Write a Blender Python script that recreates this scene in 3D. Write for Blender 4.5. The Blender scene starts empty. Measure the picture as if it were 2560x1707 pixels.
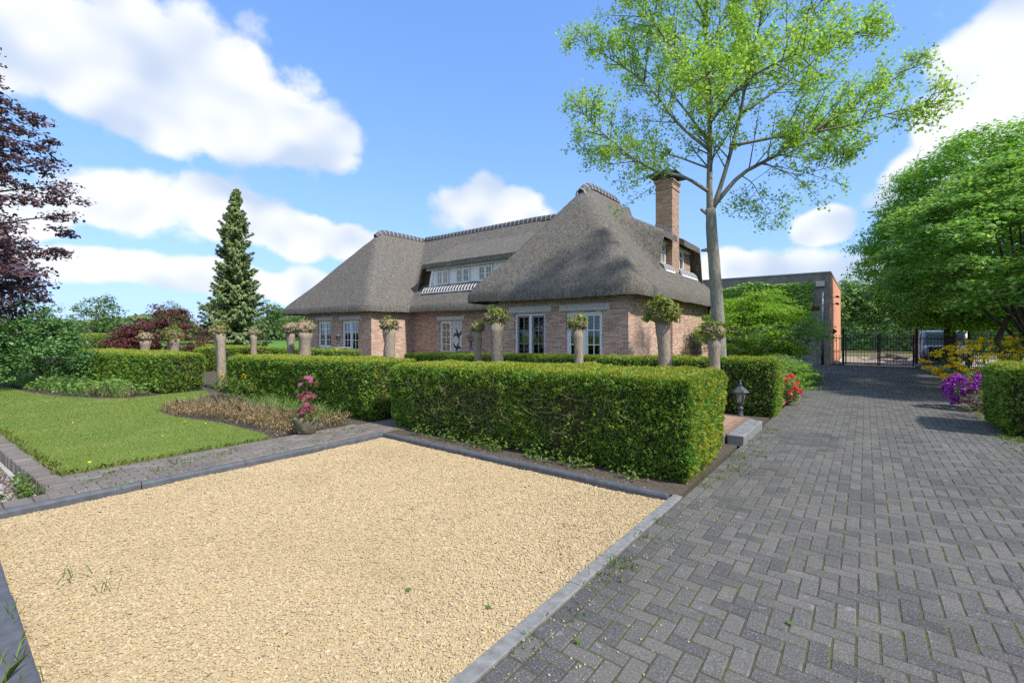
import bpy, math, random
import numpy as np
from mathutils import Vector, Matrix

scene = bpy.context.scene
COL = scene.collection
rad = math.radians

# ------------------------------------------------------------------ camera, sky, sun, exposure
cam_data = bpy.data.cameras.new("camera")
cam_data.sensor_width = 36.0
cam_data.lens = 16.0
cam_data.shift_y = -0.0076
cam_data.clip_start = 0.05
cam_data.clip_end = 3000.0
cam = bpy.data.objects.new("camera", cam_data)
cam.location = (0.0, 0.0, 1.70)
cam.rotation_euler = (rad(90), 0.0, rad(37.87))
COL.objects.link(cam)
scene.camera = cam

SUN_EL, SUN_AZ = 48.0, 93.0          # azimuth in degrees clockwise from +Y
SKY_STRENGTH = 0.15
vs = scene.view_settings
vs.view_transform = 'Standard'
vs.look = 'None'
vs.gamma = 1.0
vs.use_curve_mapping = False
vs.exposure = 1.58

world = bpy.data.worlds.new("World")
scene.world = world
world.use_nodes = True
WN, WL = world.node_tree.nodes, world.node_tree.links
WN.clear()


def wnode(t, **kw):
    n = WN.new(t)
    for k, v in kw.items():
        setattr(n, k, v)
    return n


def wmath(op, a, b=None, c=None):
    n = wnode('ShaderNodeMath', operation=op)
    for i, s in enumerate((a, b, c)):
        if s is None:
            continue
        if isinstance(s, (int, float)):
            n.inputs[i].default_value = s
        else:
            WL.new(s, n.inputs[i])
    return n.outputs[0]


def wdot(sock, v):
    n = wnode('ShaderNodeVectorMath', operation='DOT_PRODUCT')
    WL.new(sock, n.inputs[0])
    n.inputs[1].default_value = v
    return n.outputs['Value']


def build_sky():
    out = wnode('ShaderNodeOutputWorld')
    bg = wnode('ShaderNodeBackground')
    bg.inputs['Strength'].default_value = SKY_STRENGTH
    sky = wnode('ShaderNodeTexSky', sky_type='NISHITA')
    sky.sun_disc = False
    sky.sun_elevation = rad(SUN_EL)
    sky.sun_rotation = rad(SUN_AZ)
    sky.air_density = 1.0
    sky.dust_density = 0.6
    sky.ozone_density = 2.6
    tc = wnode('ShaderNodeTexCoord')
    d = tc.outputs['Generated']
    # cumulus groups: azimuth, elevation (degrees), half width, half height (radians)
    groups = [(-84, 24.0, .15, .085), (-73.5, 24.5, .155, .115), (-64.0, 21.6, .12, .075), (-69.0, 20.5, .18, .05),
              (-78, 12.3, .09, .055), (-70.5, 12.8, .10, .062), (-63.5, 11.0, .10, .045), (-57.5, 10.6, .08, .04), (-85, 10.0, .07, .04),
              (-40.7, 15.6, .125, .062), (-80, 6.3, .12, .034), (-71, 5.8, .13, .036), (-62, 5.2, .13, .038), (-54.5, 6.4, .08, .03), (-9.0, 6.6, .24, .045),
              (-3.7, 10.8, .05, .034), (8.4, 18.8, .075, .13), (11.5, 24.0, .07, .08), (3.5, 13.5, .055, .06),
              (45, 17, .40, .13), (82, 34, .35, .18), (105, 12, .45, .10), (140, 40, .40, .20), (165, 16, .50, .14),  # from here on: clouds outside the view, added for neutral white fill light
              (203, 36, .40, .20), (232, 14, .50, .13), (250, 46, .30, .18), (180, 68, .35, .22)]
    m = None
    for az, el, a, b in groups:
        A, E = rad(az), rad(el)
        c = (math.sin(A) * math.cos(E), math.cos(A) * math.cos(E), math.sin(E))
        r = (math.cos(A), -math.sin(A), 0.0)
        u = (-math.sin(A) * math.sin(E), -math.cos(A) * math.sin(E), math.cos(E))
        x = wmath('MULTIPLY', wdot(d, r), 1.0 / a)
        y = wmath('MULTIPLY', wdot(d, u), 1.0 / b)
        e = wmath('SQRT', wmath('ADD', wmath('MULTIPLY', x, x), wmath('MULTIPLY', y, y)))
        back = wmath('MULTIPLY', wmath('MAXIMUM', wmath('MULTIPLY', wdot(d, c), -1.0), 0.0), 50.0)
        s = wmath('SUBTRACT', wmath('SUBTRACT', 1.0, e), back)
        m = s if m is None else wmath('SMOOTH_MAX', m, s, 0.25)
    m = wmath('MAXIMUM', m, -0.66)
    mp = wnode('ShaderNodeMapping')
    mp.inputs['Scale'].default_value = (1, 1, 1.25)
    WL.new(d, mp.inputs['Vector'])

    def fbm(scale, detail, rough, off):
        mm = wnode('ShaderNodeMapping')
        mm.inputs['Location'].default_value = off
        WL.new(mp.outputs[0], mm.inputs['Vector'])
        n = wnode('ShaderNodeTexNoise')
        n.inputs['Scale'].default_value = scale
        n.inputs['Detail'].default_value = detail
        n.inputs['Roughness'].default_value = rough
        WL.new(mm.outputs[0], n.inputs['Vector'])
        return n.outputs['Fac']
    f1 = fbm(7.0, 7.0, 0.60, (3.1, 1.7, .4))
    f1s = fbm(5.0, 2.0, 0.50, (3.1, 1.7, .4))
    f2 = fbm(5.0, 2.0, 0.50, (3.1, 1.7, .4 - .07))
    f3 = fbm(2.2, 2.0, 0.55, (7.1, 2.7, .9))
    dens = wmath('ADD', wmath('ADD', wmath('MULTIPLY', m, 1.25), .20), wmath('MULTIPLY', wmath('SUBTRACT', f1, .5), 1.6))
    dens = wmath('ADD', dens, wmath('MULTIPLY', wmath('SUBTRACT', f3, .5), .5))
    puff = wnode('ShaderNodeTexVoronoi', feature='F1')
    puff.inputs['Scale'].default_value = 13.0
    WL.new(mp.outputs[0], puff.inputs['Vector'])
    dens = wmath('ADD', dens, wmath('MULTIPLY', wmath('SUBTRACT', .42, puff.outputs['Distance']), .75))
    mr = wnode('ShaderNodeMapRange', interpolation_type='SMOOTHSTEP')
    mr.inputs['From Min'].default_value = -0.06
    mr.inputs['From Max'].default_value = 0.36
    WL.new(dens, mr.inputs['Value'])
    # thicker parts and undersides are greyer
    shade = wnode('ShaderNodeMapRange', interpolation_type='SMOOTHSTEP')
    shade.inputs['From Min'].default_value = -0.16
    shade.inputs['From Max'].default_value = 0.10
    WL.new(wmath('ADD', wmath('SUBTRACT', f2, f1s), wmath('MULTIPLY', wmath('SUBTRACT', f3, .5), -.25)), shade.inputs['Value'])
    ccol = wnode('ShaderNodeMix', data_type='RGBA')
    ccol.inputs['A'].default_value = (1.4, 1.65, 2.05, 1)
    ccol.inputs['B'].default_value = (2.35, 2.38, 2.45, 1)
    WL.new(shade.outputs[0], ccol.inputs['Factor'])
    mix = wnode('ShaderNodeMix', data_type='RGBA')
    WL.new(wmath('MULTIPLY', mr.outputs[0], .94), mix.inputs['Factor'])
    gain = wnode('ShaderNodeMix', data_type='RGBA', blend_type='MULTIPLY')
    gain.inputs['Factor'].default_value = 1.0
    gain.inputs['B'].default_value = (.66, .92, 1.42, 1)
    # soft shoulder keeps the pale horizon blue instead of burnt out
    num = wnode('ShaderNodeMix', data_type='RGBA', blend_type='MULTIPLY')
    num.inputs['Factor'].default_value = 1.0
    num.inputs['B'].default_value = (.3, .3, .3, 1)
    WL.new(sky.outputs[0], num.inputs['A'])
    den = wnode('ShaderNodeMix', data_type='RGBA', blend_type='ADD')
    den.inputs['Factor'].default_value = 1.0
    den.inputs['B'].default_value = (1, 1, 1, 1)
    WL.new(num.outputs['Result'], den.inputs['A'])
    div = wnode('ShaderNodeMix', data_type='RGBA', blend_type='DIVIDE')
    div.inputs['Factor'].default_value = 1.0
    WL.new(sky.outputs[0], div.inputs['A'])
    WL.new(den.outputs['Result'], div.inputs['B'])
    WL.new(div.outputs['Result'], gain.inputs['A'])
    WL.new(gain.outputs['Result'], mix.inputs['A'])
    WL.new(ccol.outputs['Result'], mix.inputs['B'])
    WL.new(mix.outputs['Result'], bg.inputs['Color'])
    WL.new(bg.outputs[0], out.inputs['Surface'])


build_sky()
world.cycles.sampling_method = 'MANUAL'
world.cycles.sample_map_resolution = 512

sun_data = bpy.data.lights.new("sun", 'SUN')
sun_data.energy = 2.0
sun_data.angle = rad(2.6)
sun_data.color = (1.0, 0.94, 0.84)
sun = bpy.data.objects.new("sun", sun_data)
_sd = Vector((math.sin(rad(SUN_AZ)) * math.cos(rad(SUN_EL)), math.cos(rad(SUN_AZ)) * math.cos(rad(SUN_EL)), math.sin(rad(SUN_EL))))
sun.rotation_euler = _sd.to_track_quat('Z', 'Y').to_euler()
sun.location = (20, 0, 30)
COL.objects.link(sun)

scene.cycles.max_bounces = 5
scene.cycles.diffuse_bounces = 3
scene.cycles.glossy_bounces = 2
scene.cycles.transmission_bounces = 3
scene.cycles.transparent_max_bounces = 12
scene.cycles.use_denoising = False

# ------------------------------------------------------------------ helpers: objects


def tag(o, label=None, cat=None, group=None, kind=None):
    if label:
        o['label'] = label
    if cat:
        o['category'] = cat
    if group:
        o['group'] = group
    if kind:
        o['kind'] = kind
    return o


def thing(name, label, cat, loc=(0, 0, 0), rz=0.0, group=None):
    o = bpy.data.objects.new(name, None)
    o.empty_display_size = 0.2
    o.location = loc
    o.rotation_euler = (0, 0, rz)
    COL.objects.link(o)
    return tag(o, label, cat, group)


def root_of(o):
    while o.parent is not None:
        o = o.parent
    return o


def link_mesh(name, me, mat, parent=None, smooth=False, world_coords=True):
    """link a mesh; vertices given in world coordinates are brought into the root's frame (unrotated roots)"""
    if parent is not None and world_coords:
        L = root_of(parent).location
        if L.length > 0:
            me.transform(Matrix.Translation(-L))
    o = bpy.data.objects.new(name, me)
    COL.objects.link(o)
    if mat is not None:
        me.materials.append(mat)
    if parent is not None:
        o.parent = parent
    if smooth:
        me.polygons.foreach_set('use_smooth', np.ones(len(me.polygons), dtype=bool))
    return o


def copy_tree(o, parent=None):
    c = o.copy()
    COL.objects.link(c)
    c.parent = parent
    for ch in list(o.children):
        copy_tree(ch, c)
    return c


class MB:
    def __init__(self):
        self.v, self.f = [], []

    def add(self, vs, fs):
        n = len(self.v)
        self.v += [tuple(p) for p in vs]
        self.f += [tuple(i + n for i in q) for q in fs]
        return self

    def box(self, x0, x1, y0, y1, z0, z1):
        return self.add([(x0, y0, z0), (x1, y0, z0), (x1, y1, z0), (x0, y1, z0), (x0, y0, z1), (x1, y0, z1), (x1, y1, z1), (x0, y1, z1)],
                        [(0, 3, 2, 1), (4, 5, 6, 7), (0, 1, 5, 4), (1, 2, 6, 5), (2, 3, 7, 6), (3, 0, 4, 7)])

    def cbox(self, x0, x1, y0, y1, z0, z1, c):
        """box with chamfered vertical and top edges"""
        n = len(self.v)
        ring = lambda i, z: [(x0 + i + c, y0 + i, z), (x1 - i - c, y0 + i, z), (x1 - i, y0 + i + c, z), (x1 - i, y1 - i - c, z),
                             (x1 - i - c, y1 - i, z), (x0 + i + c, y1 - i, z), (x0 + i, y1 - i - c, z), (x0 + i, y0 + i + c, z)]
        vs = ring(0, z0) + ring(0, z1 - c) + ring(c, z1)
        fs = []
        for k in range(2):
            for i in range(8):
                j = (i + 1) % 8
                fs.append((8 * k + i, 8 * k + j, 8 * k + 8 + j, 8 * k + 8 + i))
        fs.append(tuple(range(16, 24)))
        fs.append(tuple(range(7, -1, -1)))
        return self.add(vs, fs)

    def bar(self, p, q, w, h, up=(0, 0, 1)):
        p, q = Vector(p), Vector(q)
        d = (q - p).normalized()
        u = Vector(up)
        if abs(d.dot(u)) > .98:
            u = Vector((0, 1, 0))
        s = d.cross(u).normalized() * (w / 2)
        t = s.cross(d).normalized() * (h / 2)
        vs = [p - s - t, p + s - t, p + s + t, p - s + t, q - s - t, q + s - t, q + s + t, q - s + t]
        return self.add(vs, [(0, 3, 2, 1), (4, 5, 6, 7), (0, 1, 5, 4), (1, 2, 6, 5), (2, 3, 7, 6), (3, 0, 4, 7)])

    def prism(self, poly, z0, z1):
        n = len(poly)
        vs = [(x, y, z0) for x, y in poly] + [(x, y, z1) for x, y in poly]
        fs = [tuple(range(n - 1, -1, -1)), tuple(range(n, 2 * n))] + [(i, (i + 1) % n, n + (i + 1) % n, n + i) for i in range(n)]
        return self.add(vs, fs)

    def extrude(self, pts, vec):
        """planar outline (3d points) extruded by vec"""
        n = len(pts)
        a = [Vector(p) for p in pts]
        b = [p + Vector(vec) for p in a]
        fs = [tuple(range(n - 1, -1, -1)), tuple(range(n, 2 * n))] + [(i, (i + 1) % n, n + (i + 1) % n, n + i) for i in range(n)]
        return self.add(a + b, fs)

    def lathe(self, prof, c=(0, 0, 0), n=12, cap=True):
        vs, fs = [], []
        for r, z in prof:
            for k in range(n):
                a = 2 * math.pi * k / n
                vs.append((c[0] + r * math.cos(a), c[1] + r * math.sin(a), c[2] + z))
        for i in range(len(prof) - 1):
            for k in range(n):
                j = (k + 1) % n
                fs.append((i * n + k, i * n + j, (i + 1) * n + j, (i + 1) * n + k))
        if cap:
            fs.append(tuple(range(n - 1, -1, -1)))
            fs.append(tuple(range((len(prof) - 1) * n, len(prof) * n)))
        return self.add(vs, fs)

    def tube(self, pts, rads, n=6, cap=True, wob=None):
        pts = [Vector(p) for p in pts]
        m = len(pts)
        vs, fs = [], []
        ref = Vector((0.31, 0.17, 0.93))
        d0 = (pts[1] - pts[0]).normalized()
        if abs(d0.dot(ref)) > .9:
            ref = Vector((1, 0, 0))
        s = d0.cross(ref).normalized()
        for i, p in enumerate(pts):
            d = (pts[min(i + 1, m - 1)] - pts[max(i - 1, 0)]).normalized()
            s = (s - d * s.dot(d)).normalized()
            t = d.cross(s)
            for k in range(n):
                a = 2 * math.pi * k / n
                r = rads[i] * (1 + (wob.uniform(-.08, .08) if wob else 0))
                vs.append(p + (s * math.cos(a) + t * math.sin(a)) * r)
        for i in range(m - 1):
            for k in range(n):
                j = (k + 1) % n
                fs.append((i * n + k, i * n + j, (i + 1) * n + j, (i + 1) * n + k))
        if cap:
            fs.append(tuple(range(n - 1, -1, -1)))
            fs.append(tuple(range((m - 1) * n, m * n)))
        return self.add(vs, fs)

    def mesh(self, name):
        me = bpy.data.meshes.new(name)
        me.from_pydata(self.v, [], self.f)
        me.update()
        return me

    def build(self, name, mat, parent=None, smooth=False, world_coords=True):
        return link_mesh(name, self.mesh(name), mat, parent, smooth, world_coords)


def mesh_poly(name, V, k):
    """mesh in which every k consecutive vertices form one face"""
    V = np.ascontiguousarray(V, dtype=np.float32).reshape(-1, 3)
    n = len(V)
    m = n // k
    me = bpy.data.meshes.new(name)
    me.vertices.add(n)
    me.vertices.foreach_set('co', V.ravel())
    me.loops.add(n)
    me.loops.foreach_set('vertex_index', np.arange(n, dtype=np.int32))
    me.polygons.add(m)
    me.polygons.foreach_set('loop_start', np.arange(0, n, k, dtype=np.int32))
    me.polygons.foreach_set('loop_total', np.full(m, k, dtype=np.int32))
    me.update(calc_edges=True)
    return me


def mesh_idx(name, V, F):
    V = np.ascontiguousarray(V, dtype=np.float32).reshape(-1, 3)
    F = np.ascontiguousarray(F, dtype=np.int32)
    m, k = F.shape
    me = bpy.data.meshes.new(name)
    me.vertices.add(len(V))
    me.vertices.foreach_set('co', V.ravel())
    me.loops.add(m * k)
    me.loops.foreach_set('vertex_index', F.ravel())
    me.polygons.add(m)
    me.polygons.foreach_set('loop_start', np.arange(0, m * k, k, dtype=np.int32))
    me.polygons.foreach_set('loop_total', np.full(m, k, dtype=np.int32))
    me.update(calc_edges=True)
    me.shade_flat()
    return me


# ------------------------------------------------------------------ helpers: numpy noise and foliage
def vnoise(P, scale, seed=0):
    """smooth value noise in 0..1"""
    Q = np.asarray(P, dtype=np.float64) * scale + 137.31 * (seed + 1)
    I = np.floor(Q).astype(np.int64)
    Fr = Q - I
    Fr = Fr * Fr * (3 - 2 * Fr)

    def h(ix, iy, iz):
        n = (ix * 374761393 + iy * 668265263 + iz * 2147483647 + seed * 974711) & 0xFFFFFFFF
        n = ((n ^ (n >> 13)) * 1274126177) & 0xFFFFFFFF
        return ((n ^ (n >> 16)) & 0xFFFF) / 65535.0
    out = 0.0
    for dx in (0, 1):
        wx = Fr[:, 0] if dx else 1 - Fr[:, 0]
        for dy in (0, 1):
            wy = Fr[:, 1] if dy else 1 - Fr[:, 1]
            for dz in (0, 1):
                wz = Fr[:, 2] if dz else 1 - Fr[:, 2]
                out = out + wx * wy * wz * h(I[:, 0] + dx, I[:, 1] + dy, I[:, 2] + dz)
    return out


def unit(A):
    return A / np.maximum(np.linalg.norm(A, axis=1, keepdims=True), 1e-9)


TRI = np.array([(-.5, .42), (-.42, -.5), (.5, .02)])
LOBED = np.array([(-.45, 0), (-.1, .5), (.08, .18), (.55, .0), (.08, -.18), (-.1, -.5)])
DIAMOND = np.array([(-.5, 0), (.0, .5), (.5, 0), (.0, -.5)])
OVAL = np.array([(-.5, 0), (-.15, .42), (.2, .38), (.5, 0), (.2, -.38), (-.15, -.42)])
STAR = np.array([(-.45, 0), (-.2, .22), (-.28, .55), (.04, .26), (.32, .48), (.22, .12), (.62, 0), (.22, -.12), (.32, -.48), (.04, -.26), (-.28, -.55), (-.2, -.22)])


def leaf_verts(P, N, size, rng, T=None, aspect=.5, tmpl=DIAMOND, curl=0.0):
    """flat leaves at P facing N; size scalar or array; T optional length direction"""
    P = np.asarray(P, float)
    n = len(P)
    N = unit(np.asarray(N, float))
    if T is None:
        T = rng.normal(size=(n, 3))
    T = unit(T - N * np.sum(T * N, axis=1, keepdims=True))
    B = np.cross(N, T)
    s = np.broadcast_to(np.asarray(size, float), (n,)).reshape(n, 1, 1)
    k = tmpl.shape[0]
    tx = tmpl[:, 0].reshape(1, k, 1)
    ty = tmpl[:, 1].reshape(1, k, 1) * (aspect if tmpl is not STAR and tmpl is not LOBED else 1.0)
    V = P[:, None, :] + s * (tx * T[:, None, :] + ty * B[:, None, :])
    if curl:
        V = V - s * curl * (np.abs(tx) ** 2 + np.abs(ty)) * N[:, None, :]
    return V.reshape(-1, 3), k


def leaf_object(name, P, N, size, rng, mat, parent=None, **kw):
    V, k = leaf_verts(P, N, size, rng, **kw)
    return link_mesh(name, mesh_poly(name, V, k), mat, parent)


# ------------------------------------------------------------------ materials
def mat_new(name):
    m = bpy.data.materials.new(name)
    m.use_nodes = True
    nt = m.node_tree
    nt.nodes.clear()
    return m, nt.nodes, nt.links


class NB:
    """small node-building helper for one material"""

    def __init__(self, name):
        self.m, self.n, self.l = mat_new(name)
        self.out = self.n.new('ShaderNodeOutputMaterial')

    def node(self, t, **kw):
        x = self.n.new(t)
        for k, v in kw.items():
            setattr(x, k, v)
        return x

    def put(self, sock, v):
        if v is None:
            return
        if isinstance(v, bpy.types.NodeSocket):
            self.l.new(v, sock)
        else:
            sock.default_value = v

    def math(self, op, a, b=None, c=None, clamp=False):
        x = self.node('ShaderNodeMath', operation=op)
        x.use_clamp = clamp
        for i, s in enumerate((a, b, c)):
            self.put(x.inputs[i], s)
        return x.outputs[0]

    def coords(self, kind='Object', scale=(1, 1, 1), loc=(0, 0, 0), rot=(0, 0, 0)):
        if kind == 'World':
            src = self.node('ShaderNodeNewGeometry').outputs['Position']
        else:
            src = self.node('ShaderNodeTexCoord').outputs[kind]
        mp = self.node('ShaderNodeMapping')
        mp.inputs['Scale'].default_value = scale
        mp.inputs['Location'].default_value = loc
        mp.inputs['Rotation'].default_value = rot
        self.l.new(src, mp.inputs['Vector'])
        return mp.outputs[0]

    def noise(self, vec, scale, detail=3.0, rough=.55, color=False):
        x = self.node('ShaderNodeTexNoise')
        x.inputs['Scale'].default_value = scale
        x.inputs['Detail'].default_value = detail
        x.inputs['Roughness'].default_value = rough
        self.put(x.inputs['Vector'], vec)
        return x.outputs['Color' if color else 'Fac']

    def ramp(self, fac, stops, interp='LINEAR'):
        x = self.node('ShaderNodeValToRGB')
        x.color_ramp.interpolation = interp
        els = x.color_ramp.elements
        while len(els) < len(stops):
            els.new(.5)
        for e, (p, c) in zip(els, stops):
            e.position = p
            e.color = (*c, 1) if len(c) == 3 else c
        self.put(x.inputs['Fac'], fac)
        return x.outputs['Color']

    def mix(self, fac, a, b, blend='MIX'):
        x = self.node('ShaderNodeMix', data_type='RGBA', blend_type=blend)
        self.put(x.inputs['Factor'], fac)
        for key, v in (('A', a), ('B', b)):
            if isinstance(v, tuple):
                v = (*v, 1) if len(v) == 3 else v
            self.put(x.inputs[key], v)
        return x.outputs['Result']

    def bump(self, height, strength, dist=.01, normal=None):
        x = self.node('ShaderNodeBump')
        x.inputs['Strength'].default_value = strength
        x.inputs['Distance'].default_value = dist
        self.put(x.inputs['Height'], height)
        self.put(x.inputs['Normal'], normal)
        return x.outputs[0]

    def bsdf(self, color, rough=.7, normal=None, metallic=0.0, spec=.4):
        x = self.node('ShaderNodeBsdfPrincipled')
        if isinstance(color, tuple):
            color = (*color, 1) if len(color) == 3 else color
        self.put(x.inputs['Base Color'], color)
        self.put(x.inputs['Roughness'], rough)
        self.put(x.inputs['Metallic'], metallic)
        self.put(x.inputs['Specular IOR Level'], spec)
        self.put(x.inputs['Normal'], normal)
        return x.outputs[0]

    def done(self, shader):
        self.l.new(shader, self.out.inputs['Surface'])
        return self.m


def plain(name, color, rough=.6, metallic=0.0, var=.12, scale=14.0, bump=.15):
    b = NB(name)
    v = b.coords('World')
    n = b.noise(v, scale, 4)
    lo = tuple(c * (1 - var) for c in color)
    hi = tuple(min(1, c * (1 + var)) for c in color)
    col = b.ramp(n, [(.3, lo), (.7, hi)])
    return b.done(b.bsdf(col, rough, b.bump(n, bump, .01), metallic))


def leafmat(name, stops, trans=.35, rough=.5, spec=.3, patch=.35, patch_scale=1.2, tint=(1.15, 1.05, .75)):
    """leaf colour varies leaf by leaf, plus soft patches; part of the light passes through"""
    b = NB(name)
    g = b.node('ShaderNodeNewGeometry')
    col = b.ramp(g.outputs['Random Per Island'], stops)
    n = b.noise(g.outputs['Position'], patch_scale, 2)
    f = b.math('MULTIPLY', b.math('SUBTRACT', n, .42, clamp=True), patch * 4.0, clamp=True)
    col = b.mix(f, col, b.mix(1.0, col, tint, 'MULTIPLY'))
    pr = b.bsdf(col, rough, spec=spec)
    tr = b.node('ShaderNodeBsdfTranslucent')
    b.put(tr.inputs['Color'], b.mix(1.0, col, (1.25, 1.25, .7), 'MULTIPLY'))
    mx = b.node('ShaderNodeMixShader')
    mx.inputs[0].default_value = trans
    b.l.new(pr, mx.inputs[1])
    b.l.new(tr.outputs[0], mx.inputs[2])
    return b.done(mx.outputs[0])


def bark(name, c1, c2, vscale=(9, 9, 2.2), bump=.6, dist=.02):
    b = NB(name)
    v = b.coords('World', vscale)
    n = b.noise(v, 3.0, 6, .65)
    n2 = b.noise(b.coords('World'), 2.2, 3)
    col = b.ramp(n, [(.3, c1), (.68, c2)])
    col = b.mix(b.math('MULTIPLY', n2, .35), col, tuple(x * .6 for x in c1))
    return b.done(b.bsdf(col, .85, b.bump(n, bump, dist), spec=.2))


def brick_mat(name, cols, mortar, bw=.22, bh=.0625, msize=.009, bump=.5, rough=.85):
    b = NB(name)
    g = b.node('ShaderNodeNewGeometry')
    sx = b.node('ShaderNodeSeparateXYZ')
    b.l.new(g.outputs['Position'], sx.inputs[0])
    cx = b.node('ShaderNodeCombineXYZ')
    b.put(cx.inputs[0], b.math('ADD', sx.outputs[0], sx.outputs[1]))
    b.put(cx.inputs[1], sx.outputs[2])
    t = b.node('ShaderNodeTexBrick')
    t.offset = .5
    t.inputs['Scale'].default_value = 1.0
    t.inputs['Brick Width'].default_value = bw
    t.inputs['Row Height'].default_value = bh
    t.inputs['Mortar Size'].default_value = msize
    t.inputs['Mortar Smooth'].default_value = .15
    t.inputs['Color1'].default_value = (0, 0, 0, 1)
    t.inputs['Color2'].default_value = (1, 1, 1, 1)
    t.inputs['Mortar'].default_value = (.5, .5, .5, 1)
    t.inputs['Bias'].default_value = 0.0
    b.l.new(cx.outputs[0], t.inputs['Vector'])
    # per-brick random value from the brick's row and column
    row = b.math('FLOOR', b.math('DIVIDE', sx.outputs[2], bh))
    sh = b.math('MULTIPLY', b.math('MODULO', row, 2.0), .5 * bw)
    colm = b.math('FLOOR', b.math('DIVIDE', b.math('ADD', b.math('ADD', sx.outputs[0], sx.outputs[1]), sh), bw))
    cc = b.node('ShaderNodeCombineXYZ')
    b.put(cc.inputs[0], row)
    b.put(cc.inputs[1], colm)
    wn = b.node('ShaderNodeTexWhiteNoise', noise_dimensions='3D')
    b.l.new(cc.outputs[0], wn.inputs['Vector'])
    k = len(cols)
    base = b.ramp(wn.outputs['Value'], [(i / k, c) for i, c in enumerate(cols)], 'CONSTANT')
    fine = b.noise(g.outputs['Position'], 26, 4)
    big = b.noise(g.outputs['Position'], 1.1, 3)
    base = b.mix(b.math('MULTIPLY', fine, .5), base, tuple(c * .72 for c in cols[0]))
    base = b.mix(b.math('MULTIPLY', b.math('SUBTRACT', big, .4, clamp=True), 1.1, clamp=True), base, tuple(c * .6 for c in cols[0]))
    col = b.mix(t.outputs['Fac'], base, mortar)
    h = b.math('ADD', b.math('SUBTRACT', 1.0, t.outputs['Fac']), b.math('MULTIPLY', fine, .3))
    return b.done(b.bsdf(col, rough, b.bump(h, bump, .012), spec=.2))


M = {}
M['house_brick'] = brick_mat('house_brick', [(.42, .225, .155), (.52, .305, .215), (.60, .40, .285), (.35, .17, .125), (.66, .50, .36), (.46, .245, .185), (.55, .36, .27)],
                             (.53, .46, .38))
M['chimney_brick'] = brick_mat('chimney_brick', [(.31, .165, .11), (.39, .22, .15), (.47, .31, .21), (.27, .13, .095), (.42, .26, .18)], (.42, .36, .28))
M['annex_brick'] = brick_mat('annex_brick', [(.62, .26, .16), (.66, .29, .18), (.58, .235, .14), (.68, .32, .20)], (.50, .27, .18), bw=.22, bh=.0625, bump=.3)
M['render_grey'] = plain('render_grey', (.25, .245, .225), .9, var=.25, scale=3.0)
M['white_paint'] = plain('white_paint', (.78, .79, .78), .45, var=.04, bump=.03)
M['cream_paint'] = plain('cream_paint', (.66, .65, .60), .5, var=.05, bump=.03)
M['stone_lintel'] = plain('stone_lintel', (.58, .56, .53), .8, var=.1)
M['dark_frame'] = plain('dark_frame', (.22, .225, .23), .5, var=.1)
M['slate'] = plain('slate', (.075, .075, .085), .6, var=.25, scale=6)
M['mortar'] = plain('mortar', (.40, .39, .37), .9, var=.12)
M['lead'] = plain('lead', (.22, .24, .27), .55, var=.2, scale=6)
M['black_iron'] = plain('black_iron', (.018, .018, .02), .5, var=.2, bump=.1)
M['lantern_metal'] = plain('lantern_metal', (.065, .07, .078), .5, var=.35, scale=30, bump=.4)
M['dark_wood'] = plain('dark_wood', (.09, .05, .03), .8, var=.3, scale=8)
M['curtain'] = plain('curtain', (.42, .38, .30), .9, var=.1)
M['room'] = plain('room', (.06, .055, .05), .95, var=.2, scale=2)
M['zinc'] = plain('zinc', (.42, .45, .48), .4, .5, var=.1)
M['door_grey'] = plain('door_grey', (.28, .30, .31), .5, var=.06)
M['bluestone'] = plain('bluestone', (.185, .19, .19), .75, var=.25, scale=9, bump=.4)
M['kerb_dark'] = plain('kerb_dark', (.085, .092, .105), .65, var=.25, scale=11, bump=.3)
M['kerb_light'] = plain('kerb_light', (.19, .19, .185), .85, var=.25, scale=16, bump=.5)
M['stone_pot'] = plain('stone_pot', (.14, .125, .085), .9, var=.5, scale=9, bump=.8)
M['boulder'] = plain('boulder', (.27, .27, .28), .9, var=.3, scale=7, bump=.7)
M['bin_blue'] = plain('bin_blue', (.012, .022, .12), .45, var=.1)
M['rubber'] = plain('rubber', (.02, .02, .02), .8, var=.1)
M['van_paint'] = plain('van_paint', (.17, .23, .38), .3, var=.03, bump=.0)
M['car_paint'] = plain('car_paint', (.012, .03, .075), .25, var=.05, bump=.0)
M['planter'] = plain('planter', (.27, .26, .25), .85, var=.15)
M['fibre'] = plain('fibre', (.17, .13, .09), .95, var=.3)
M['lamp_red'] = plain('lamp_red', (.4, .03, .02), .3)
M['lamp_clear'] = plain('lamp_clear', (.7, .7, .7), .15)
M['plastic_white'] = plain('plastic_white', (.6, .6, .6), .4)


def glass_mat(name, refl=.30, tintc=(.75, .8, .8)):
    b = NB(name)
    lw = b.node('ShaderNodeLayerWeight')
    lw.inputs['Blend'].default_value = .25
    gl = b.node('ShaderNodeBsdfGlossy')
    gl.inputs['Roughness'].default_value = .03
    gl.inputs['Color'].default_value = (.9, .93, .95, 1)
    tr = b.node('ShaderNodeBsdfTransparent')
    tr.inputs['Color'].default_value = (*tintc, 1)
    mx = b.node('ShaderNodeMixShader')
    b.put(mx.inputs[0], b.math('ADD', b.math('MULTIPLY', lw.outputs['Fresnel'], .8), refl * .15))
    b.l.new(tr.outputs[0], mx.inputs[1])
    b.l.new(gl.outputs[0], mx.inputs[2])
    return b.done(mx.outputs[0])


M['glass'] = glass_mat('window_glass')
M['lamp_glass'] = glass_mat('lamp_glass', .5, (.8, .8, .76))


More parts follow.
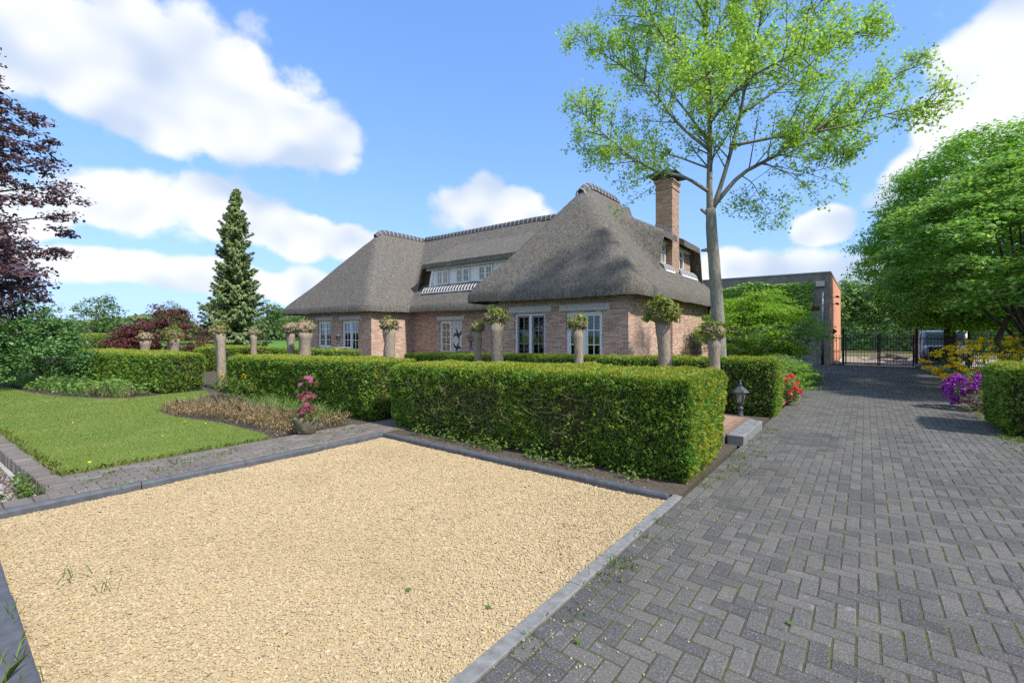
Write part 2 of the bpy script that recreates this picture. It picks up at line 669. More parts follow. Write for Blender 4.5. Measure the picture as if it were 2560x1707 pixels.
def thatch_mat():
    b = NB('thatch')
    p = b.coords('World')
    fine = b.noise(b.coords('World', (1, 1, .6)), 13, 6, .8)
    speck = b.noise(p, 45, 2, .6)
    streak = b.noise(b.coords('World', (1, 1, .09)), 6.5, 5, .65)
    patch = b.noise(p, .55, 4, .6)
    col = b.ramp(fine, [(.28, (.046, .042, .037)), (.5, (.135, .125, .112)), (.72, (.26, .243, .22))])
    col = b.mix(b.math('MULTIPLY', b.math('SUBTRACT', speck, .5, clamp=True), 2.4, clamp=True), col, (.38, .36, .335))
    col = b.mix(b.math('MULTIPLY', b.math('SUBTRACT', streak, .45, clamp=True), 2.2, clamp=True), col, b.mix(1.0, col, (.52, .49, .46), 'MULTIPLY'))
    col = b.mix(b.math('MULTIPLY', b.math('SUBTRACT', patch, .5, clamp=True), 2.0, clamp=True), col, b.mix(1.0, col, (1.0, .92, .74), 'MULTIPLY'))
    h = b.math('ADD', fine, b.math('MULTIPLY', speck, .5))
    h2 = b.math('ADD', h, b.math('MULTIPLY', streak, 1.2))
    return b.done(b.bsdf(col, .95, b.bump(h2, .85, .05), spec=.1))


M['thatch'] = thatch_mat()


def paver_mat(name, cols, speck=.5, moss=.25):
    b = NB(name)
    g = b.node('ShaderNodeNewGeometry')
    oi = b.node('ShaderNodeObjectInfo')
    r = b.math('FRACT', b.math('ADD', b.math('MULTIPLY', g.outputs['Random Per Island'], 1.0), b.math('MULTIPLY', oi.outputs['Random'], 7.31)))
    col = b.ramp(r, [(i / (len(cols) - 1), c) for i, c in enumerate(cols)])
    P = g.outputs['Position']
    s = b.noise(P, 95, 2, .6)
    col = b.mix(b.math('MULTIPLY', b.math('SUBTRACT', s, .52, clamp=True), speck * 5, clamp=True), col, (.34, .345, .34))
    s2 = b.noise(P, 60, 3, .7)
    col = b.mix(b.math('MULTIPLY', b.math('SUBTRACT', .46, s2, clamp=True), 5.0, clamp=True), col, b.mix(1.0, col, (.45, .45, .45), 'MULTIPLY'))
    d = b.noise(P, .8, 4, .6)
    col = b.mix(b.math('MULTIPLY', b.math('SUBTRACT', d, .48, clamp=True), 2.4, clamp=True), col, b.mix(1.0, col, (.60, .58, .55), 'MULTIPLY'))
    li = b.noise(P, 9, 5, .7)
    col = b.mix(b.math('MULTIPLY', b.math('SUBTRACT', li, .60, clamp=True), 4.0, clamp=True), col, (.33, .335, .33))
    mo = b.noise(P, 1.7, 5, .7)
    col = b.mix(b.math('MULTIPLY', b.math('SUBTRACT', mo, .56, clamp=True), moss * 6, clamp=True), col, b.mix(.55, col, (.125, .112, .068)))
    lane = b.noise(b.coords('World', (1.5, .10, 1)), 1.6, 4, .6)
    col = b.mix(b.math('MULTIPLY', b.math('SUBTRACT', lane, .5, clamp=True), 2.6, clamp=True), col, b.mix(.5, col, (.165, .155, .135)))
    stain = b.noise(b.coords('World', (1, .6, 1), (3, 7, 0)), .45, 5, .65)
    col = b.mix(b.math('MULTIPLY', b.math('SUBTRACT', stain, .55, clamp=True), 4.0, clamp=True), col, b.mix(1.0, col, (.62, .62, .66), 'MULTIPLY'))
    h = b.math('ADD', s, b.math('MULTIPLY', s2, .8))
    return b.done(b.bsdf(col, .85, b.bump(h, .55, .006), spec=.3))


M['drive_paver'] = paver_mat('drive_paver', [(.066, .066, .066), (.098, .095, .089), (.126, .119, .107), (.082, .081, .078)])
M['path_paver'] = paver_mat('path_paver', [(.135, .115, .10), (.175, .155, .138), (.15, .125, .108), (.20, .185, .17)], speck=.2, moss=.5)
M['red_paver'] = paver_mat('red_paver', [(.34, .19, .14), (.40, .26, .18), (.30, .16, .125), (.42, .31, .19)], speck=.15, moss=.2)


def joint_mat(name, soil, moss, amount):
    b = NB(name)
    P = b.coords('World')
    n = b.noise(P, 2.3, 5, .7)
    n2 = b.noise(P, 30, 4, .7)
    col = b.ramp(n2, [(.3, tuple(c * .6 for c in soil)), (.7, tuple(c * 1.3 for c in soil))])
    mcol = b.ramp(n2, [(.3, tuple(c * .6 for c in moss)), (.7, tuple(c * 1.3 for c in moss))])
    col = b.mix(b.math('MULTIPLY', b.math('SUBTRACT', n, 1 - amount, clamp=True), 6.0, clamp=True), col, mcol)
    return b.done(b.bsdf(col, .95, b.bump(n2, .6, .01), spec=.1))


M['drive_joint'] = joint_mat('drive_joint', (.082, .074, .058), (.088, .097, .034), .56)
M['path_joint'] = joint_mat('path_joint', (.075, .062, .045), (.07, .09, .025), .56)
M['soil'] = joint_mat('soil', (.095, .08, .064), (.06, .075, .025), .42)


def ground_mat(name, stops, s1=1.2, s2=22, bump=.5):
    b = NB(name)
    P = b.coords('World')
    n = b.noise(P, s1, 5, .65)
    n2 = b.noise(P, s2, 5, .7)
    f = b.math('ADD', b.math('MULTIPLY', n, .55), b.math('MULTIPLY', n2, .45))
    return b.done(b.bsdf(b.ramp(f, stops), .95, b.bump(n2, bump, .02), spec=.1))


M['field'] = ground_mat('field', [(.3, (.075, .17, .03)), (.55, (.10, .22, .04)), (.72, (.16, .25, .06))], .08, 3)
M['lawn'] = ground_mat('lawn', [(.3, (.09, .16, .03)), (.5, (.135, .21, .042)), (.68, (.23, .27, .085))], .9, 30)
M['concrete'] = ground_mat('concrete', [(.3, (.24, .24, .24)), (.5, (.36, .36, .355)), (.7, (.46, .455, .44))], 1.6, 12)
M['yard'] = ground_mat('yard', [(.3, (.36, .32, .26)), (.5, (.42, .38, .31)), (.7, (.5, .45, .37))], .6, 12)
M['dry_grass'] = ground_mat('dry_grass', [(.3, (.12, .12, .04)), (.5, (.22, .19, .09)), (.7, (.3, .26, .14))], 1.2, 14)
M['gravel_bed'] = ground_mat('gravel_bed', [(.3, (.42, .32, .18)), (.5, (.47, .365, .21)), (.7, (.52, .41, .25))], 30, 90)


def gravel_mat():
    b = NB('gravel')
    g = b.node('ShaderNodeNewGeometry')
    col = b.ramp(g.outputs['Random Per Island'], [(0, (0.414, 0.306, 0.162)), (0.25, (0.459, 0.356, 0.203)), (0.5, (0.513, 0.41, 0.248)), (0.75, (0.45, 0.351, 0.207)), (0.92, (0.513, 0.441, 0.324)), (0.985, (0.36, 0.279, 0.18)), (1, (0.18, 0.162, 0.144))])
    n = b.noise(g.outputs['Position'], 70, 3)
    col = b.mix(b.math('MULTIPLY', n, .35), col, b.mix(1.0, col, (.75, .68, .55), 'MULTIPLY'))
    dirt = b.noise(g.outputs['Position'], .8, 5, .65)
    col = b.mix(b.math('MULTIPLY', b.math('SUBTRACT', dirt, .48, clamp=True), 3.0, clamp=True), col, b.mix(1.0, col, (.80, .78, .74), 'MULTIPLY'))
    return b.done(b.bsdf(col, .8, b.bump(n, .3, .004), spec=.25))


M['gravel'] = gravel_mat()
# foliage
M['yew'] = leafmat('yew', [(0, (0.07, 0.165, 0.027)), (0.45, (0.132, 0.29, 0.041)), (0.8, (0.201, 0.378, 0.049)), (1, (0.277, 0.388, 0.064))], .25, patch=.5, patch_scale=5.0, tint=(1.25, 1.0, .85))
M['yew_tip'] = leafmat('yew_tip', [(0, (0.18, 0.278, 0.032)), (0.5, (0.285, 0.369, 0.044)), (0.85, (0.381, 0.402, 0.054)), (1, (0.466, 0.369, 0.066))], .30, patch=.4, patch_scale=1.5, tint=(1.25, .95, .8))
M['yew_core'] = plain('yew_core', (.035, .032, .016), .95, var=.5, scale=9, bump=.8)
M['twig'] = plain('twig', (.20, .155, .10), .9, var=.3)
M['grass'] = leafmat('grass', [(0, (.11, .18, .03)), (.5, (.17, .25, .05)), (.85, (.25, .30, .08)), (1, (.35, .32, .14))], .35, patch=.6, patch_scale=.55, tint=(1.35, 1.08, .95))
M['weed'] = leafmat('weed', [(0, (.06, .12, .015)), (.6, (.11, .19, .03)), (1, (.2, .26, .06))], .35)
M['plane_leaf'] = leafmat('plane_leaf', [(0, (0.19, 0.368, 0.041)), (0.5, (0.289, 0.497, 0.069)), (0.85, (0.399, 0.595, 0.116)), (1, (0.459, 0.541, 0.174))], .5, spec=.4)
M['plane_bark'] = bark('plane_bark', (.15, .14, .115), (.33, .315, .265), (6, 6, 2.0), .35, .015)
M['twig_bark'] = bark('twig_bark', (.10, .085, .065), (.20, .175, .14))
M['pollard_bark'] = bark('pollard_bark', (.16, .125, .09), (.44, .375, .29), (14, 14, 3.0), .8, .02)
M['knuckle'] = bark('knuckle', (.17, .12, .075), (.46, .37, .26), (20, 20, 20), .9, .03)
M['pollard_leaf'] = leafmat('pollard_leaf', [(0, (.09, .16, .02)), (.5, (.17, .25, .035)), (.85, (.26, .27, .055)), (1, (.30, .18, .08))], .35)
M['copper_leaf'] = leafmat('copper_leaf', [(0, (0.068, 0.049, 0.078)), (0.5, (0.118, 0.08, 0.114)), (0.85, (0.179, 0.11, 0.129)), (1, (0.276, 0.142, 0.129))], .28, spec=.6, patch=.4, tint=(1.2, .9, .9))
M['red_maple_leaf'] = leafmat('red_maple_leaf', [(0, (0.088, 0.025, 0.037)), (0.5, (0.144, 0.044, 0.056)), (0.85, (0.213, 0.088, 0.075)), (1, (0.25, 0.163, 0.1))], .3, tint=(1.1, 1.0, .9))
M['spruce'] = leafmat('spruce', [(0, (0.115, 0.172, 0.069)), (0.5, (0.184, 0.27, 0.102)), (0.85, (0.265, 0.345, 0.138)), (1, (0.31, 0.31, 0.129))], .25, patch=.4)
M['dark_bark'] = bark('dark_bark', (.045, .038, .03), (.12, .105, .085))
M['hornbeam'] = leafmat('hornbeam', [(0, (0.1, 0.26, 0.024)), (0.5, (0.169, 0.383, 0.035)), (0.85, (0.256, 0.478, 0.054)), (1, (0.377, 0.547, 0.083))], .45, patch=.4)
M['maple_green'] = leafmat('maple_green', [(0, (0.113, 0.261, 0.054)), (0.5, (0.185, 0.368, 0.083)), (0.85, (0.286, 0.461, 0.119)), (1, (0.43, 0.524, 0.189))], .45, patch=.5)
M['acer_green'] = leafmat('acer_green', [(0, (0.132, 0.286, 0.024)), (0.5, (0.209, 0.396, 0.035)), (0.85, (0.297, 0.473, 0.055)), (1, (0.374, 0.462, 0.088))], .45, patch=.4)
M['lilac_leaf'] = leafmat('lilac_leaf', [(0, (0.072, 0.169, 0.052)), (0.5, (0.111, 0.24, 0.072)), (1, (0.182, 0.325, 0.111))], .25)
M['lilac_flower'] = leafmat('lilac_flower', [(0, (.20, .11, .24)), (1, (.36, .24, .40))], .3)
M['ivy'] = leafmat('ivy', [(0, (0.143, 0.319, 0.033)), (0.5, (0.22, 0.44, 0.05)), (1, (0.33, 0.528, 0.077))], .3, spec=.5)
M['heather'] = leafmat('heather', [(0, (0.072, 0.09, 0.024)), (0.35, (0.144, 0.132, 0.048)), (0.6, (0.288, 0.186, 0.114)), (0.85, (0.396, 0.264, 0.18)), (1, (0.456, 0.348, 0.228))], .25, patch=.5, patch_scale=2.0)
M['straw'] = leafmat('straw', [(0, (.28, .22, .13)), (1, (.46, .38, .25))], .3)
M['perennial'] = leafmat('perennial', [(0, (0.092, 0.196, 0.046)), (0.5, (0.149, 0.287, 0.069)), (1, (0.253, 0.368, 0.103))], .35, patch=.5)
M['birch_leaf'] = leafmat('birch_leaf', [(0, (0.12, 0.228, 0.078)), (0.5, (0.192, 0.336, 0.108)), (1, (0.3, 0.432, 0.168))], .35)
M['birch_bark'] = bark('birch_bark', (.14, .14, .12), (.42, .41, .38), (6, 6, 14), .3)
M['far_leaf'] = leafmat('far_leaf', [(0, (.07, .13, .045)), (.5, (.11, .19, .065)), (1, (.18, .25, .09))], .3, patch=.6, patch_scale=.12)
M['azalea_yellow'] = leafmat('azalea_yellow', [(0, (0.874, 0.598, 0.012)), (0.6, (0.9, 0.754, 0.024)), (1, (0.896, 0.494, 0.024))], .3)
M['azalea_purple'] = leafmat('azalea_purple', [(0, (.22, .02, .36)), (.6, (.34, .035, .50)), (1, (.45, .08, .58))], .3)
M['azalea_red'] = leafmat('azalea_red', [(0, (.65, .03, .07)), (1, (.80, .07, .12))], .3)
M['pale_shrub'] = leafmat('pale_shrub', [(0, (.12, .17, .03)), (.6, (.22, .25, .05)), (1, (.34, .31, .12))], .35)
M['grape_leaf'] = leafmat('grape_leaf', [(0, (.16, .03, .055)), (.5, (.25, .06, .095)), (1, (.33, .13, .20))], .35)
M['dandelion'] = plain('dandelion', (.8, .6, .02), .6)
# ------------------------------------------------------------------ ground, drive, path, gravel, lawn
def sheet(name, poly, z, mat, label=None, depth=.03, kind='structure'):
    mb = MB().prism(poly, z - depth, z)
    o = mb.build(name, mat)
    tag(o, label, None, None, kind)
    return o


def rect(x0, x1, y0, y1):
    return [(x0, y0), (x1, y0), (x1, y1), (x0, y1)]


g = MB().add([(-900, -300, -.25), (700, -300, -.25), (700, 1300, -.25), (-900, 1300, -.25)], [(0, 1, 2, 3)])
tag(g.build('ground', M['field']), 'wide green field around the garden', kind='structure')
sheet('garden_soil', [(-45, 4.86), (-1.56, 4.86), (-1.56, 23.0), (-7, 23.0), (-7, 30.2), (-45, 30.2)], -.012, M['soil'], 'bare brown soil under the hedges and beds', .22)
sheet('garden_soil', [(-45, -.8), (-7.7, .98), (-7.7, 4.86), (-45, 4.86)], -.014, M['soil'], 'soil bed below the lilac and heather', .22)
sheet('garden_soil', rect(2.12, 26, -12, 30.4), -.013, M['soil'], 'soil strip right of the drive', .22)
sheet('yard', rect(-1.4, 16, 30.8, 43), -.02, M['yard'], 'pale gravel yard behind the iron gate', .2)
sheet('meadow_strip', rect(-60, 70, 47, 60), -.10, M['dry_grass'], 'strip of dry grass before the wood', .1)
sheet('meadow', rect(-60, 70, 43, 47), -.11, M['field'], 'mown green strip behind the yard', .1)
sheet('concrete_slab', [(-20, -7), (-6.98, -7), (-6.98, .80), (-20, .15)], -.15, M['concrete'], 'weathered pale concrete slab beside the low brick edging', .08)

# driveway: herringbone concrete pavers
drive_poly = [(-1.50, -7), (2.06, -7), (2.06, 12), (2.06, 21), (2.35, 30.7), (-6.9, 30.7), (-6.9, 23.1), (-1.50, 22.3)]
drive = sheet('driveway', drive_poly, -.0036, M['drive_joint'], 'grey herringbone paved drive leading to the iron gate', .2)
US = .104                                       # half a paver with its joint


def paver_mesh(name, L, W, c=.005, h=.05):
    return MB().cbox(-L / 2, L / 2, -W / 2, W / 2, -h, 0, c).mesh(name)


def inside(poly, x, y):
    r = False
    n = len(poly)
    for i in range(n):
        x0, y0 = poly[i]
        x1, y1 = poly[(i + 1) % n]
        if (y0 > y) != (y1 > y) and x < (x1 - x0) * (y - y0) / (y1 - y0) + x0:
            r = not r
    return r


def lay_pavers(parent, items, L, W, mat, limit=300, eye=(0, 0)):
    """items: (x, y, angle). the nearest ones in view become single pieces, the rest one part"""
    rng = np.random.default_rng(5)
    fwd, rgt = (-.6139, .7894), (.7894, .6139)

    def key(t):
        d = t[0] * fwd[0] + t[1] * fwd[1]
        l = t[0] * rgt[0] + t[1] * rgt[1]
        vis = d > 1.9 and abs(l) < 1.15 * d
        return (0 if vis else 1, d)
    items = sorted(items, key=key)
    proto = paver_mesh('paver', L, W)
    proto.materials.append(mat)
    for x, y, a in items[:limit]:
        o = bpy.data.objects.new('paver', proto)
        COL.objects.link(o)
        o.parent = parent
        o.location = (x, y, rng.normal(.0003, .0009))
        o.rotation_euler = (rng.normal(0, .006), rng.normal(0, .006), a + rng.normal(0, .012))
    base = np.array([v.co[:] for v in proto.vertices])
    faces = [tuple(p.vertices) for p in proto.polygons if p.normal.z > -.5]
    R = np.array(items[limit:])
    n = len(R)
    ca, sa = np.cos(R[:, 2] + rng.normal(0, .012, n)), np.sin(R[:, 2] + rng.normal(0, .012, n))
    V = np.empty((n, len(base), 3))
    V[:, :, 0] = R[:, 0:1] + ca[:, None] * base[None, :, 0] - sa[:, None] * base[None, :, 1]
    V[:, :, 1] = R[:, 1:2] + sa[:, None] * base[None, :, 0] + ca[:, None] * base[None, :, 1]
    V[:, :, 2] = base[None, :, 2] + rng.normal(.0003, .0009, n)[:, None] + base[None, :, 0] * rng.normal(0, .006, n)[:, None]
    quads = np.array([f for f in faces if len(f) == 4 and min(f) >= 8])
    tops = [f for f in faces if len(f) == 8]
    t = tops[0]
    quads = np.vstack([quads, [(t[0], t[1], t[2], t[3]), (t[0], t[3], t[4], t[7]), (t[4], t[5], t[6], t[7])]])
    F = (quads[None, :, :] + (np.arange(n) * len(base))[:, None, None]).reshape(-1, 4)
    o = link_mesh('paver_field', mesh_idx('paver_field', V.reshape(-1, 3), F), mat, parent)
    o['kind'] = 'stuff'


items, halves = [], []
for i in range(-70, 40):
    for j in range(-10, 310):
        r = (i - j) % 4
        x, y = i * US - .043, j * US
        if r == 0:
            cx, cy, a = x + US, y + US / 2, 0.0
        elif r == 3:
            cx, cy, a = x + US / 2, y + US, math.pi / 2
        else:
            continue
        if cy > 0.2 and inside(drive_poly, cx, cy) and cx < 2.1:
            if cx > -1.36 or cy > 22.4:
                items.append((cx, cy, a))
            elif cx > -1.43 and a == 0.0:
                halves.append((cx + US / 2, cy, 0.0))
edge = [(-1.50 + .053, y, math.pi / 2) for y in np.arange(.3, 22.2, .212)]
lay_pavers(drive, items + edge, .1995, .0965, M['drive_paver'])
hm = paver_mesh('half_paver', .0965, .0965)
hm.materials.append(M['drive_paver'])
for x, y, a in halves:
    o = bpy.data.objects.new('half_paver', hm)
    COL.objects.link(o)
    o.parent = drive
    o.location = (x, y, 0)

# brown brick path beside the lawn, and its arm between the hedges
path_poly = [(-7.60, .79), (-6.58, .79), (-6.58, 4.86), (-6.42, 5.2), (-6.42, 10.2), (-7.45, 10.2), (-7.45, 5.3), (-7.60, 4.9)]
path = sheet('brick_path', path_poly, -.005, M['path_joint'], 'brown clay brick path between the lawn and the gravel', .2)
items = []
for i in range(0, 11):
    x = -7.55 + i * .1035
    for j in range(0, 48):
        y = .88 + j * .208 + (i % 2) * .104
        if inside(path_poly, x, y - .07) and inside(path_poly, x, y + .07):
            items.append((x, y, math.pi / 2))
lay_pavers(path, items, .199, .094, M['path_paver'])
hp = paver_mesh('half_paver', .094, .094)
hp.materials.append(M['path_paver'])
for i in range(1, 10, 2):
    o = bpy.data.objects.new('half_paver', hp)
    COL.objects.link(o)
    o.parent = path
    o.location = (-7.55 + i * .1035, .834, 0)
strip = sheet('paving_strip', rect(-6.97, -6.58, -6.9, .95), -.02, M['path_joint'], 'mossy single row of pavers along the dark kerb', .2)
items = [(-6.77, y, 0.0) for y in np.arange(-3, .9, .21)]
pm = paver_mesh('paver', .30, .20)
pm.materials.append(M['path_paver'])
for x, y, a in items:
    o = bpy.data.objects.new('paver', pm)
    COL.objects.link(o)
    o.parent = strip
    o.location = (x, y, -.008)

# low brick edging between lawn and concrete slab: upright clinkers
low = thing('low_brick_edging', 'low weathered brick edging between the lawn and the concrete slab', 'edging', (-11, .84, -.15))
pb = MB().cbox(-.045, .045, -.10, .10, -.15, .012, .008).mesh('brick')
pb.materials.append(M['path_paver'])
rr = random.Random(3)
for i in range(88):
    o = bpy.data.objects.new('brick', pb)
    COL.objects.link(o)
    o.parent = low
    o.location = (-7.02 - i * .098 + 11, .06 - i * .098 * .05 + rr.uniform(-.008, .008), .15 + rr.uniform(-.006, .006))
    o.rotation_euler = (rr.gauss(0, .012), rr.gauss(0, .015), .05 + rr.gauss(0, .02))

# kerbs round the gravel
def kerb_run(name, label, p, q, L, w, z0, z1, mat, cham=.012):
    t = tag(bpy.data.objects.new(name, None), label, None, None, 'structure')
    COL.objects.link(t)
    p, q = Vector(p), Vector(q)
    t.location = (p.x, p.y, z0)
    n = max(1, round((q - p).length / L))
    d = (q - p) / n
    ang = math.atan2(d.y, d.x)
    hh, c2 = z1 - z0, cham * .3
    me = MB().extrude([(.002, -w / 2, 0), (.002, w / 2, 0), (.002, w / 2, hh - cham), (.002, w / 2 - c2, hh - c2), (.002, w / 2 - cham, hh), (.002, -w / 2 + cham, hh), (.002, -w / 2 + c2, hh - c2), (.002, -w / 2, hh - cham)], (d.length - .004, 0, 0)).mesh('kerb_stone')
    me.materials.append(mat)
    for i in range(n):
        o = bpy.data.objects.new('kerb_stone', me)
        COL.objects.link(o)
        o.parent = t
        o.location = (d.x * i + rr.gauss(0, .002), d.y * i + rr.gauss(0, .003), rr.gauss(0, .002))
        o.rotation_euler = (0, 0, ang + rr.gauss(0, .003))


kerb_run('kerb', 'dark grey concrete kerb along the path side of the gravel', (-6.52, -.7), (-6.52, 4.79), 1.0, .10, -.2, .022, M['kerb_dark'], .03)
kerb_run('kerb', 'dark grey concrete kerb along the hedge side of the gravel', (-6.47, 4.79), (-1.64, 4.79), 1.0, .10, -.2, .022, M['kerb_dark'], .03)
kerb_run('kerb', 'pale concrete edging between the gravel and the drive', (-1.56, 4.84), (-1.56, -.5), 1.0, .095, -.2, .006, M['kerb_light'], .006)
kerb_run('kerb', 'dark kerb at the near edge of the gravel', (-6.46, .22), (-2.2, .22), 1.0, .24, -.2, .03, M['kerb_dark'], .015)

rng = np.random.default_rng(11)
GX0, GX1, GY0, GY1 = -6.47, -1.61, .34, 4.74


def gravel_z(x, y):
    P = np.stack([x, y, np.zeros_like(x)], 1)
    e = np.clip(np.minimum(np.minimum(x - GX0, GY1 - y), y - GY0) / .5, 0, 1)
    return -.062 + .034 * e + .026 * (vnoise(P, 1.1, 3) - .5) + .018 * (vnoise(P, 3.6, 4) - .5) + .008 * (vnoise(P, 9.0, 6) - .5) + .018 * np.clip((x + 2.2) / .6, 0, 1)


nx, ny = 80, 74
gx, gy = np.meshgrid(np.linspace(GX0 - .06, GX1 + .04, nx), np.linspace(GY0 - .06, GY1 + .06, ny))
V = np.stack([gx.ravel(), gy.ravel(), gravel_z(gx.ravel(), gy.ravel()) - .002], 1)
I = np.arange(nx * ny).reshape(ny, nx)
F = np.stack([I[:-1, :-1], I[:-1, 1:], I[1:, 1:], I[1:, :-1]], -1).reshape(-1, 4)
tag(link_mesh('gravel_bed', mesh_idx('gravel_bed', V, F), M['gravel_bed'], smooth=True), 'ground below the yellow gravel', kind='structure')
n = 145000
x = rng.uniform(GX0, GX1, n)
y = GY0 + (GY1 - GY0) * rng.uniform(0, 1, n) ** 1.12
size = rng.lognormal(math.log(.0084), .28, n) * (1 + .07 * np.clip(y - 1, 0, 4))
octa = np.array([(1, 0, -.35), (0, 1, -.35), (-1, 0, -.35), (0, -1, -.35), (0, 0, 1)], float)
of = np.array([(0, 1, 4), (1, 2, 4), (2, 3, 4), (3, 0, 4), (1, 0, 5), (2, 1, 5), (3, 2, 5), (0, 3, 5)])
of4 = of[:4]
J = octa[None] * rng.uniform(.65, 1.25, (n, 5, 1)) + rng.normal(0, .2, (n, 5, 3))
J = J * np.stack([np.full(n, 1.0), rng.uniform(.6, .95, n), rng.uniform(.32, .55, n)], 1)[:, None, :]
A = rng.normal(0, .25, (n, 3))
a = rng.uniform(0, 2 * math.pi, n)
J[:, :, 2] += J[:, :, 0] * A[:, 0:1] + J[:, :, 1] * A[:, 1:2]
ca, sa = np.cos(a)[:, None], np.sin(a)[:, None]
X = J[:, :, 0] * ca - J[:, :, 1] * sa
Y = J[:, :, 0] * sa + J[:, :, 1] * ca
V = np.stack([X, Y, J[:, :, 2]], -1) * size[:, None, None]
V[:, :, 0] += x[:, None]
V[:, :, 1] += y[:, None]
V[:, :, 2] += (gravel_z(x, y) + rng.uniform(-.003, .006, n))[:, None]
F = (of4[None] + (np.arange(n) * 5)[:, None, None]).reshape(-1, 3)
o = link_mesh('gravel', mesh_idx('gravel', V.reshape(-1, 3), F), M['gravel'])
tag(o, 'honey coloured crushed stone gravel filling the parking bay', 'gravel', kind='stuff')
# stray stones on the drive, the kerbs and the path
mb = MB()
for k in range(420):
    if k < 190:
        px, py, pz = -1.50 + abs(rr.gauss(0, .28)), rr.uniform(.9, 4.9), .004
    elif k < 330:
        px, py, pz = -6.52 - abs(rr.gauss(0, .10)), rr.uniform(.9, 4.7), .004
        if px > -6.585:
            pz = .024
    else:
        px, py, pz = rr.uniform(-6.3, -1.8), 4.80 + abs(rr.gauss(0, .06)), .024
        if py > 4.85:
            pz = -.008
    s_ = rr.uniform(.005, .010)
    mb.add([(px + s_, py, pz), (px, py + s_ * .8, pz), (px - s_ * .9, py, pz), (px, py - s_ * .7, pz), (px, py, pz + s_), (px, py, pz - .004)],
           [tuple(q) for q in of])
tag(mb.build('stray_gravel', M['gravel']), 'loose gravel stones strayed onto kerbs, path and drive', 'gravel', kind='stuff')

# lawn
lawn_poly = [(-7.62, 1.0), (-7.62, 3.42), (-8.1, 3.52), (-9.6, 3.45), (-11.3, 3.1), (-12.5, 3.12), (-12.9, 3.5), (-13.6, 4.2), (-14.6, 4.9), (-15.6, 5.1),
             (-15.5, 4.0), (-15.3, 3.3), (-15.9, 2.75), (-17.2, 2.2), (-19.0, 1.8), (-22.5, 1.5), (-30, 1.4), (-30, -.1), (-22, .3)]
sheet('lawn', lawn_poly, .0, M['lawn'], 'short mown green lawn left of the gravel', .2)


def scatter_in(poly, n, rng):
    xs = [p[0] for p in poly]
    ys = [p[1] for p in poly]
    px = rng.uniform(min(xs), max(xs), n)
    py = rng.uniform(min(ys), max(ys), n)
    ins = np.zeros(n, bool)
    m = len(poly)
    for i in range(m):
        x0, y0 = poly[i]
        x1, y1 = poly[(i + 1) % m]
        c = (y0 > py) != (y1 > py)
        with np.errstate(divide='ignore', invalid='ignore'):
            xi = (x1 - x0) * (py - y0) / (y1 - y0 if y1 != y0 else 1e-9) + x0
        ins ^= c & (px < xi)
    return px[ins], py[ins]


def blades(name, px, py, z, h, w, lean, mat, rng, label=None, cat=None, parent=None, kind=None, simple=False):
    n = len(px)
    a = rng.uniform(0, 2 * math.pi, n)
    h = np.broadcast_to(h, (n,)) * rng.uniform(.6, 1.25, n)
    dx, dy = np.cos(a), np.sin(a)
    b = rng.uniform(0, 2 * math.pi, n)
    l = h * lean * rng.uniform(.2, 1.2, n)
    V = np.empty((n, 5, 3))
    hw = w * rng.uniform(.6, 1.3, n) / 2
    z = np.broadcast_to(z, (n,))
    V[:, 0] = np.stack([px - dx * hw, py - dy * hw, z], 1)
    V[:, 1] = np.stack([px + dx * hw, py + dy * hw, z], 1)
    V[:, 2] = np.stack([px + dx * hw * .7 + np.cos(b) * l * .4, py + dy * hw * .7 + np.sin(b) * l * .4, z + h * .65], 1)
    V[:, 4] = np.stack([px - dx * hw * .7 + np.cos(b) * l * .4, py - dy * hw * .7 + np.sin(b) * l * .4, z + h * .65], 1)
    V[:, 3] = np.stack([px + np.cos(b) * l, py + np.sin(b) * l, z + h * np.sqrt(np.clip(1 - .3 * lean ** 2, .2, 1))], 1)
    if simple:
        V = V[:, (0, 1, 3)]
    o = link_mesh(name, mesh_poly(name, V.reshape(-1, 3), 3 if simple else 5), mat, parent)
    return tag(o, label, cat, None, kind)


rng = np.random.default_rng(21)
px, py = scatter_in([(-7.56, 1.0)] + lawn_poly[1:], 420000, rng)
dd = -.6139 * px + .7894 * py
keep = rng.uniform(0, 1, len(px)) < np.clip((7.0 / dd) ** 1.7, .08, 1)
px, py, dd = px[keep], py[keep], dd[keep]
blades('grass', px, py, -.002, .032, .0062 * np.clip(dd / 7, 1, 2), .9, M['grass'], rng, 'short mown grass blades of the lawn', 'grass', kind='stuff', simple=True)
# ragged longer tufts along lawn edges
ex = np.concatenate([rng.uniform(-12, -7.6, 1800), rng.normal(-7.62, .02, 900)])
ey = np.concatenate([rng.normal(1.0, .03, 1800) + .05 * (ex[:1800] + 7.6), rng.uniform(1.0, 3.4, 900)])
blades('edge_grass', ex, ey, 0.0, .07, .006, .9, M['grass'], rng, 'ragged long grass along the lawn edging', 'grass', kind='stuff')


def weeds(name, spots, label, mat='weed', seed=1, h=.07, nper=26, spread=.06):
    rng = np.random.default_rng(seed)
    xs, ys = [], []
    for sx, sy in spots:
        xs.append(rng.normal(sx, spread, nper))
        ys.append(rng.normal(sy, spread, nper))
    return blades(name, np.concatenate(xs), np.concatenate(ys), 0.0, h, .008, 1.0, M[mat], rng, label, 'weeds', kind='stuff')


